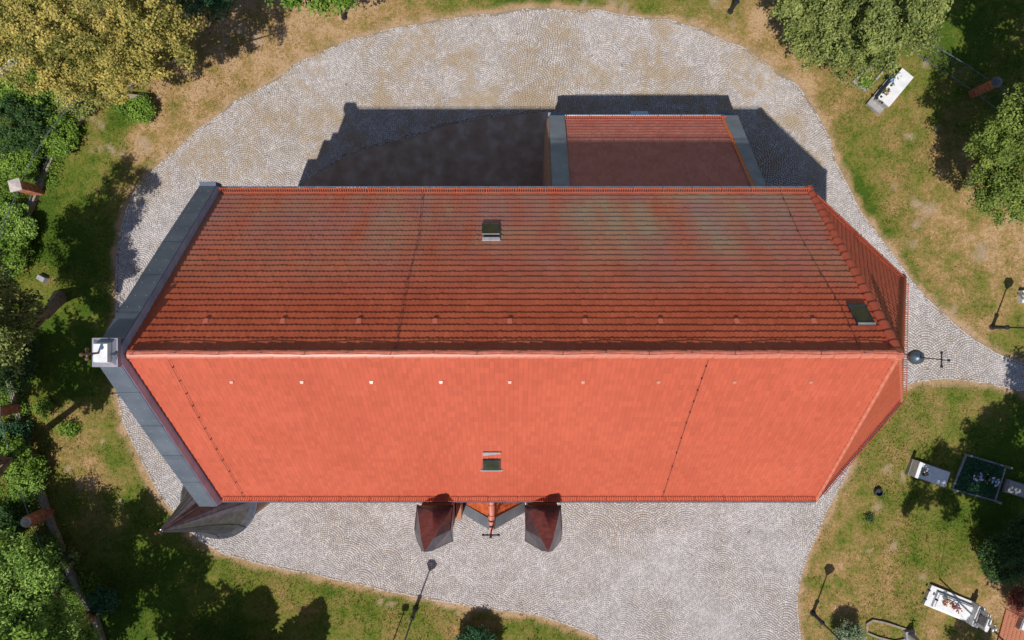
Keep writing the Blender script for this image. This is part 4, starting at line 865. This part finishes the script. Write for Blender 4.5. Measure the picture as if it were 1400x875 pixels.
# ------------------------------------------------------------------ graves
def quadw(pts): return [P(a, b_) for a, b_ in pts]
def frame_of(c0, c1, c2, c3):
    a, b_, c, d = quadw((c0, c1, c2, c3)); o = (a + b_ + c + d) / 4; u = ((b_ - a) + (c - d)) / 2; v = ((d - a) + (c - b_)) / 2; return o, u.length, v.length, math.atan2(u.y, u.x)
def loc2(o, an, x_, y_, z_=0): return Vector((o.x + x_ * math.cos(an) - y_ * math.sin(an), o.y + x_ * math.sin(an) + y_ * math.cos(an), z_))
polish_m = mat('polished_white', [(.68, .68, .70), (.82, .82, .83)], scale=3, rough=.18, spec=.6)
flow_m = {'red': mat('petal_red', [(.3, .03, .03), (.45, .08, .06)], rough=.7), 'white': mat('petal_white', [(.6, .6, .65), (.8, .8, .8)], rough=.7), 'purple': mat('petal_violet', [(.2, .15, .5), (.4, .35, .7)], rough=.7), 'blue': mat('petal_blue', [(.1, .25, .6), (.3, .45, .75)], rough=.7), 'yellow': mat('petal_yellow', [(.5, .4, .12), (.65, .55, .2)], rough=.7)}
def bouquet(px_, py_, z_, r_, cols_, label, cat='flowers', n=90, leaf=L_dark):
    q = P(px_, py_, z_); e = empty('flower_bouquet', q, label, cat)
    me = crown_mesh('leaves', [(q.x, q.y, z_ + r_ * .5, r_, r_, r_ * .5)], n, r_ * .22, clump=10, spread=r_ * .25); link('leaves', me, leaf, e)
    for cname in cols_:
        b = MB()
        for k in range(max(4, n // 12)):
            a = random.random() * 6.28; rr = r_ * math.sqrt(random.random()) * .95; b.lathe((q.x + rr * math.cos(a), q.y + rr * math.sin(a), z_ + r_ * .75 + random.random() * r_ * .5), [(.006, 0), (r_ * .2, r_ * .12), (r_ * .1, r_ * .2)], 5)
        b.build('blossom', flow_m[cname], e)
    return e
def vase(px_, py_, z_, h, r_, m, label):
    q = P(px_, py_, z_); return tag(MB().lathe(q, [(r_ * .7, 0), (r_, h * .4), (r_ * .7, h * .8), (r_ * .9, h)], 9).build('vase', m), label, 'vase')
# white tomb, top right
o, L_, W_, an = frame_of((1183, 143), (1201, 158), (1236, 113), (1219, 99)); e = empty('tomb', o, 'white stone tomb with dark flowers below the olive-green tree', 'tomb')
MB().box((o.x, o.y, .1), (L_, W_, .2), an).build('plinth', grey_m, e)
q = loc2(o, an, .07, .18); MB().box((q.x, q.y, .42), (L_ * .82, W_ * .86, .46), an).build('body', grey_m, e); MB().box((q.x, q.y, .69), (L_ * .86, W_ * .9, .08), an).build('slab', polish_m, e)
bouquet(1219, 113, .74, .2, ['blue'], 'dark bluish bouquet at the upper end of the white tomb'); bouquet(1211, 126, .74, .17, ['red', 'yellow'], 'dark red wreath in the middle of the white tomb', 'wreath')
vase(1198, 135, .74, .14, .05, iron_m, 'dark vase near the lower left corner of the white tomb'); vase(1204, 133, .74, .12, .045, iron_m, 'dark vase nearest the red wreath on the white tomb'); vase(1205, 141, .74, .12, .05, iron_m, 'dark vase at the lowest end of the white tomb')
def kerb(pts, label, w=.09, h=.16, m=grey_m, name='grave_kerb', closed=True):
    e = empty(name, P(*pts[0]), label, 'grave'); n_ = len(pts)
    for i in range(n_ if closed else n_ - 1):
        a, c = P(*pts[i]), P(*pts[(i + 1) % n_]); d = c - a; MB().box(((a.x + c.x) / 2, (a.y + c.y) / 2, h / 2 + .01), (d.length + w * .4, w, h + .004 * i), math.atan2(d.y, d.x)).build('kerb_stone', m, e)
    return e
kerb([(1165, 113), (1182, 125), (1212, 92), (1196, 81)], 'low stone kerb grave left of the white tomb, planted green')
plant('small_plant', 'plant', 'bright green plant inside the kerb grave left of the white tomb', (1184, 112), [(1184, 112, .2, .3, .2)], 900, .04, L_green, .015, clump=20, spread=.1, bright=.8, limbs=3, part='foliage', stem='stem')
vase(1198, 87, 1.1, .22, .07, white_m, 'white vase on the stone at the head of the kerb grave'); q = P(1198, 87, 1.1); tag(MB().box((q.x, q.y, .55), (.3, .16, 1.1), .8).build('headstone', grey_m), 'grey headstone at the leafy end of the kerb grave', 'headstone')
# grave slab with headstone, right
o, L_, W_, an = frame_of((1237, 648), (1287, 664), (1295, 644), (1245, 626)); e = empty('tomb', o, 'pale grey tomb, half in shade, with red and white flowers', 'tomb')
MB().box((o.x, o.y, .12), (L_, W_, .24), an).build('plinth', grey_m, e); q = loc2(o, an, .12, 0); MB().box((q.x, q.y, .3), (L_ * .84, W_ * .92, .12), an).build('slab', white_m, e)
q = loc2(o, an, -L_ / 2 + .1, 0); MB().box((q.x, q.y, .42), (.17, W_ * .98, .84), an).build('headstone', white_m, e)
for k, s_ in enumerate((-.18, .1)): q = loc2(o, an, -L_ / 2 + .28, s_); tag(MB().lathe((q.x, q.y, .36), [(.05, 0), (.08, .1), (.05, .2), (.07, .24)], 8).build('grave_candle', iron_m), 'dark candle holder beside the headstone of the half shaded tomb, ' + ('southern one' if k == 0 else 'northern one'), 'candle')
bouquet(1263, 645, .37, .24, ['red', 'white'], 'red and white flowers on the half shaded pale tomb')
# green covered double grave with low rail
cs = [(1300, 668), (1358, 684), (1373, 637), (1319, 621)]; o, L_, W_, an = frame_of(*cs)
e = empty('grave', o, 'square grave covered in green plants inside a low stone and chain frame', 'grave')
MB().box((o.x, o.y, .05), (L_ - .1, W_ - .1, .1), an).build('grave_bed', mat('bed_moss', [(.02, .07, .04), (.05, .12, .06)], scale=9, rough=1, bump=.6), e)
me = crown_mesh('ground_cover', [(loc2(o, an, sx * L_ * .24, sy * W_ * .24).x, loc2(o, an, sx * L_ * .24, sy * W_ * .24).y, .08, L_ * .26, W_ * .24, .06) for sx in (-1, 1) for sy in (-1, 1)], 6000, .035, clump=25, spread=.16, bright=.5)
tag(link('ground_cover', me, L_blue, e), kind='stuff')
ws = [P(*c) for c in cs]
for i in range(4):
    a, c = ws[i], ws[(i + 1) % 4]; MB().box((a.x, a.y, .28), (.11, .11, .56), an).build('corner_post', grey_m, e); d = c - a
    MB().box(((a.x + c.x) / 2, (a.y + c.y) / 2, .07), (d.length - .12, .08, .14), math.atan2(d.y, d.x)).build('kerb_stone', grey_m, e); b = MB(); pts = [a.lerp(c, t / 8) + Vector((0, 0, .5 - .16 * math.sin(math.pi * t / 8))) for t in range(9)]; b.path(pts, .012, 4); b.build('chain', iron_m, e)
bouquet(1333, 651, .14, .27, ['purple', 'white'], 'violet and white bouquet in the middle of the green grave', n=140, leaf=L_blue); bouquet(1356, 657, .14, .26, ['blue', 'white'], 'blue and white bouquet near the right side of the green grave', n=120); 
q = P(1349, 655, .14); tag(MB().lathe(q, [(.09, 0), (.12, .12), (.1, .26), (.03, .3)], 9).build('lantern', iron_m), 'black grave lantern left of the blue and white bouquet', 'lantern')
o, L_, W_, an = frame_of((1368, 670), (1402, 682), (1410, 664), (1375, 655)); e = empty('tomb', o, 'plain grey slab tomb running off the right edge beside the green grave', 'tomb')
MB().box((o.x, o.y, .12), (L_, W_, .24), an).build('plinth', grey_m, e); MB().box((o.x, o.y, .27), (L_ * .9, W_ * .86, .08), an).build('slab', grey_m, e)
# white tomb with monument, bottom right
o, L_, W_, an = frame_of((1260, 824), (1322, 850), (1332, 822), (1270, 798)); e = empty('tomb', o, 'white tomb with a tall white stepped monument, bottom right', 'tomb')
MB().box((o.x, o.y, .12), (L_, W_, .24), an).build('plinth', white_m, e); q = loc2(o, an, .12, -.05); MB().box((q.x, q.y, .32), (L_ * .84, W_ * .74, .18), an).build('body', white_m, e); MB().box((q.x, q.y, .44), (L_ * .78, W_ * .64, .07), an).build('slab', polish_m, e)
q = loc2(o, an, L_ / 2 - .14, 0); MB().box((q.x, q.y, .4), (.34, W_ * .98, .8), an).build('monument_base', white_m, e); MB().box((q.x, q.y, .84), (.24, W_ * .8, .1), an).build('monument_step', grey_m, e)
for s_, hh in ((-.36, 1.15), (.36, 1.0)): q2 = loc2(q, an, .02, s_ * W_ * .85); MB().box((q2.x, q2.y, hh / 2 + .4), (.15, .16, hh), an).build('monument_pillar', white_m, e)
q2 = loc2(q, an, .02, -.06); MB().box((q2.x, q2.y, 1.15), (.12, W_ * .42, .62), an).build('monument_panel', grey_m, e); MB().box((q2.x, q2.y, 1.5), (.2, W_ * .5, .08), an).build('monument_top', white_m, e)
b = MB(); b.box((q2.x, q2.y, 1.82), (.08, .1, .56), an); c = loc2(q2, an, 0, 0, 1.88); b.box((c.x, c.y, 1.9), (.08, .34, .09), an); b.build('cross', white_m, e)
vase(1279, 819, .48, .16, .06, iron_m, 'dark vase at the left end of the white tomb with monument'); bouquet(1292, 822, .48, .2, ['yellow', 'red'], 'yellow and brown bouquet in the middle of the tomb with monument', leaf=L_brown); bouquet(1304, 830, .48, .24, ['red'], 'dark red bouquet close to the white monument', leaf=L_red)
vase(1269, 806, .25, .14, .06, iron_m, 'small dark pot on the upper left rim of the tomb with monument'); vase(1264, 818, .25, .14, .06, iron_m, 'small dark pot on the lower left rim of the tomb with monument')
# kerb grave with cross stone, bottom
kerb([(1184, 864), (1184, 852), (1192, 847), (1208, 850), (1236, 859), (1240, 872), (1222, 876), (1198, 870)], 'rounded low kerb grave between the pale bush and the tomb with monument', w=.09, h=.12, m=concrete_m)
q = P(1241, 866); e = empty('headstone', q, 'grey tapering headstone with cross at the end of the rounded kerb grave', 'headstone'); MB().box((q.x, q.y, .15), (.5, .42, .3), .1).build('base', grey_m, e); MB().box((q.x, q.y, .62), (.34, .26, .7), .1, taper=.55).build('stone', grey_m, e); small_cross('cross', (q.x, q.y, .95), .5, .15, .03, 'x', iron_m, e, False)
# small things
o = P(1396, 406); e = empty('tomb', o, 'small white stone with white and black flowers at the right edge, north of the lamp', 'tomb'); MB().box((o.x, o.y, .2), (.42, .62, .4), -.05).build('stone', white_m, e)
bouquet(1399, 406, .42, .15, ['white', 'yellow'], 'white flowers on the small stone at the right edge')
q = P(1199, 672); tag(MB().lathe(q, [(.2, 0), (.21, .1), (.2, .24), (.17, .245), (.165, .06), (.01, .05)], 14).build('shaft_ring', mat('ring_dark', [(.02, .025, .035), (.06, .07, .08)], rough=.8)), 'small round dark shaft ring in the grass right of the cobbles', 'shaft')
o, L_, W_, an = frame_of((62, 153), (85, 168), (103, 152), (80, 138)); e = empty('grave', o, 'gravel covered grave with a stone kerb outside the left fence', 'grave'); MB().box((o.x, o.y, .2), (L_, W_, .4), an).build('kerb', concrete_m, e); MB().box((o.x, o.y, .42), (L_ * .8, W_ * .8, .06), an).build('gravel_bed', soil_m, e)
kerb([(5, 100), (36, 128), (52, 112), (22, 84)], 'old overgrown grave with pale kerb at the upper left edge', m=white_m, h=.35)
q = P(190, 136); tag(MB().box((q.x, q.y, .25), (.75, .22, .5), -.12).build('stone_slab', concrete_m), 'broken pale stone slab under the right side of the blossoming tree', 'stone slab')
q = P(60, 381); tag(MB().box((q.x, q.y, .14), (.5, .3, .28), -.5, taper=.8).build('boulder', grey_m), 'bluish grey stone beside the thick leaning trunk', 'stone')
# brick paving and slab in the bottom right corner
bp_ = [P(*c) for c in ((1374, 832), (1404, 846), (1392, 890), (1362, 878))]; e = empty('brick_path', bp_[0], 'patch of red brick paving in the bottom right corner', 'paving')
u_ = (bp_[1] - bp_[0]); v_ = (bp_[3] - bp_[0]); nu, nv = 6, 16; bme = None
for i in range(nu):
    for j in range(nv):
        c = bp_[0] + u_ * ((i + .5) / nu) + v_ * ((j + .5) / nv)
        if bme is None: bme = MB().box((0, 0, 0), (u_.length / nu - .012, v_.length / nv - .012, .06)).mesh('brick'); bme.materials.append(brick2_m)
        o = bpy.data.objects.new('brick', bme); col.objects.link(o); o.parent = e; o.matrix_parent_inverse = parent_mat(e).inverted(); o.location = (c.x, c.y, .05 + .012 * random.random()); o.rotation_euler = (0, 0, math.atan2(u_.y, u_.x) + .02 * (random.random() - .5))
o, L_, W_, an = frame_of((1386, 855), (1420, 870), (1432, 838), (1398, 826)); e = empty('tomb', o, 'pale smooth slab tomb cut by the right edge beside the brick paving', 'tomb'); MB().box((o.x, o.y, .2), (L_, W_, .4), an).build('plinth', grey_m, e); MB().box((o.x, o.y, .43), (L_ * .95, W_ * .92, .07), an).build('slab', white_m, e)
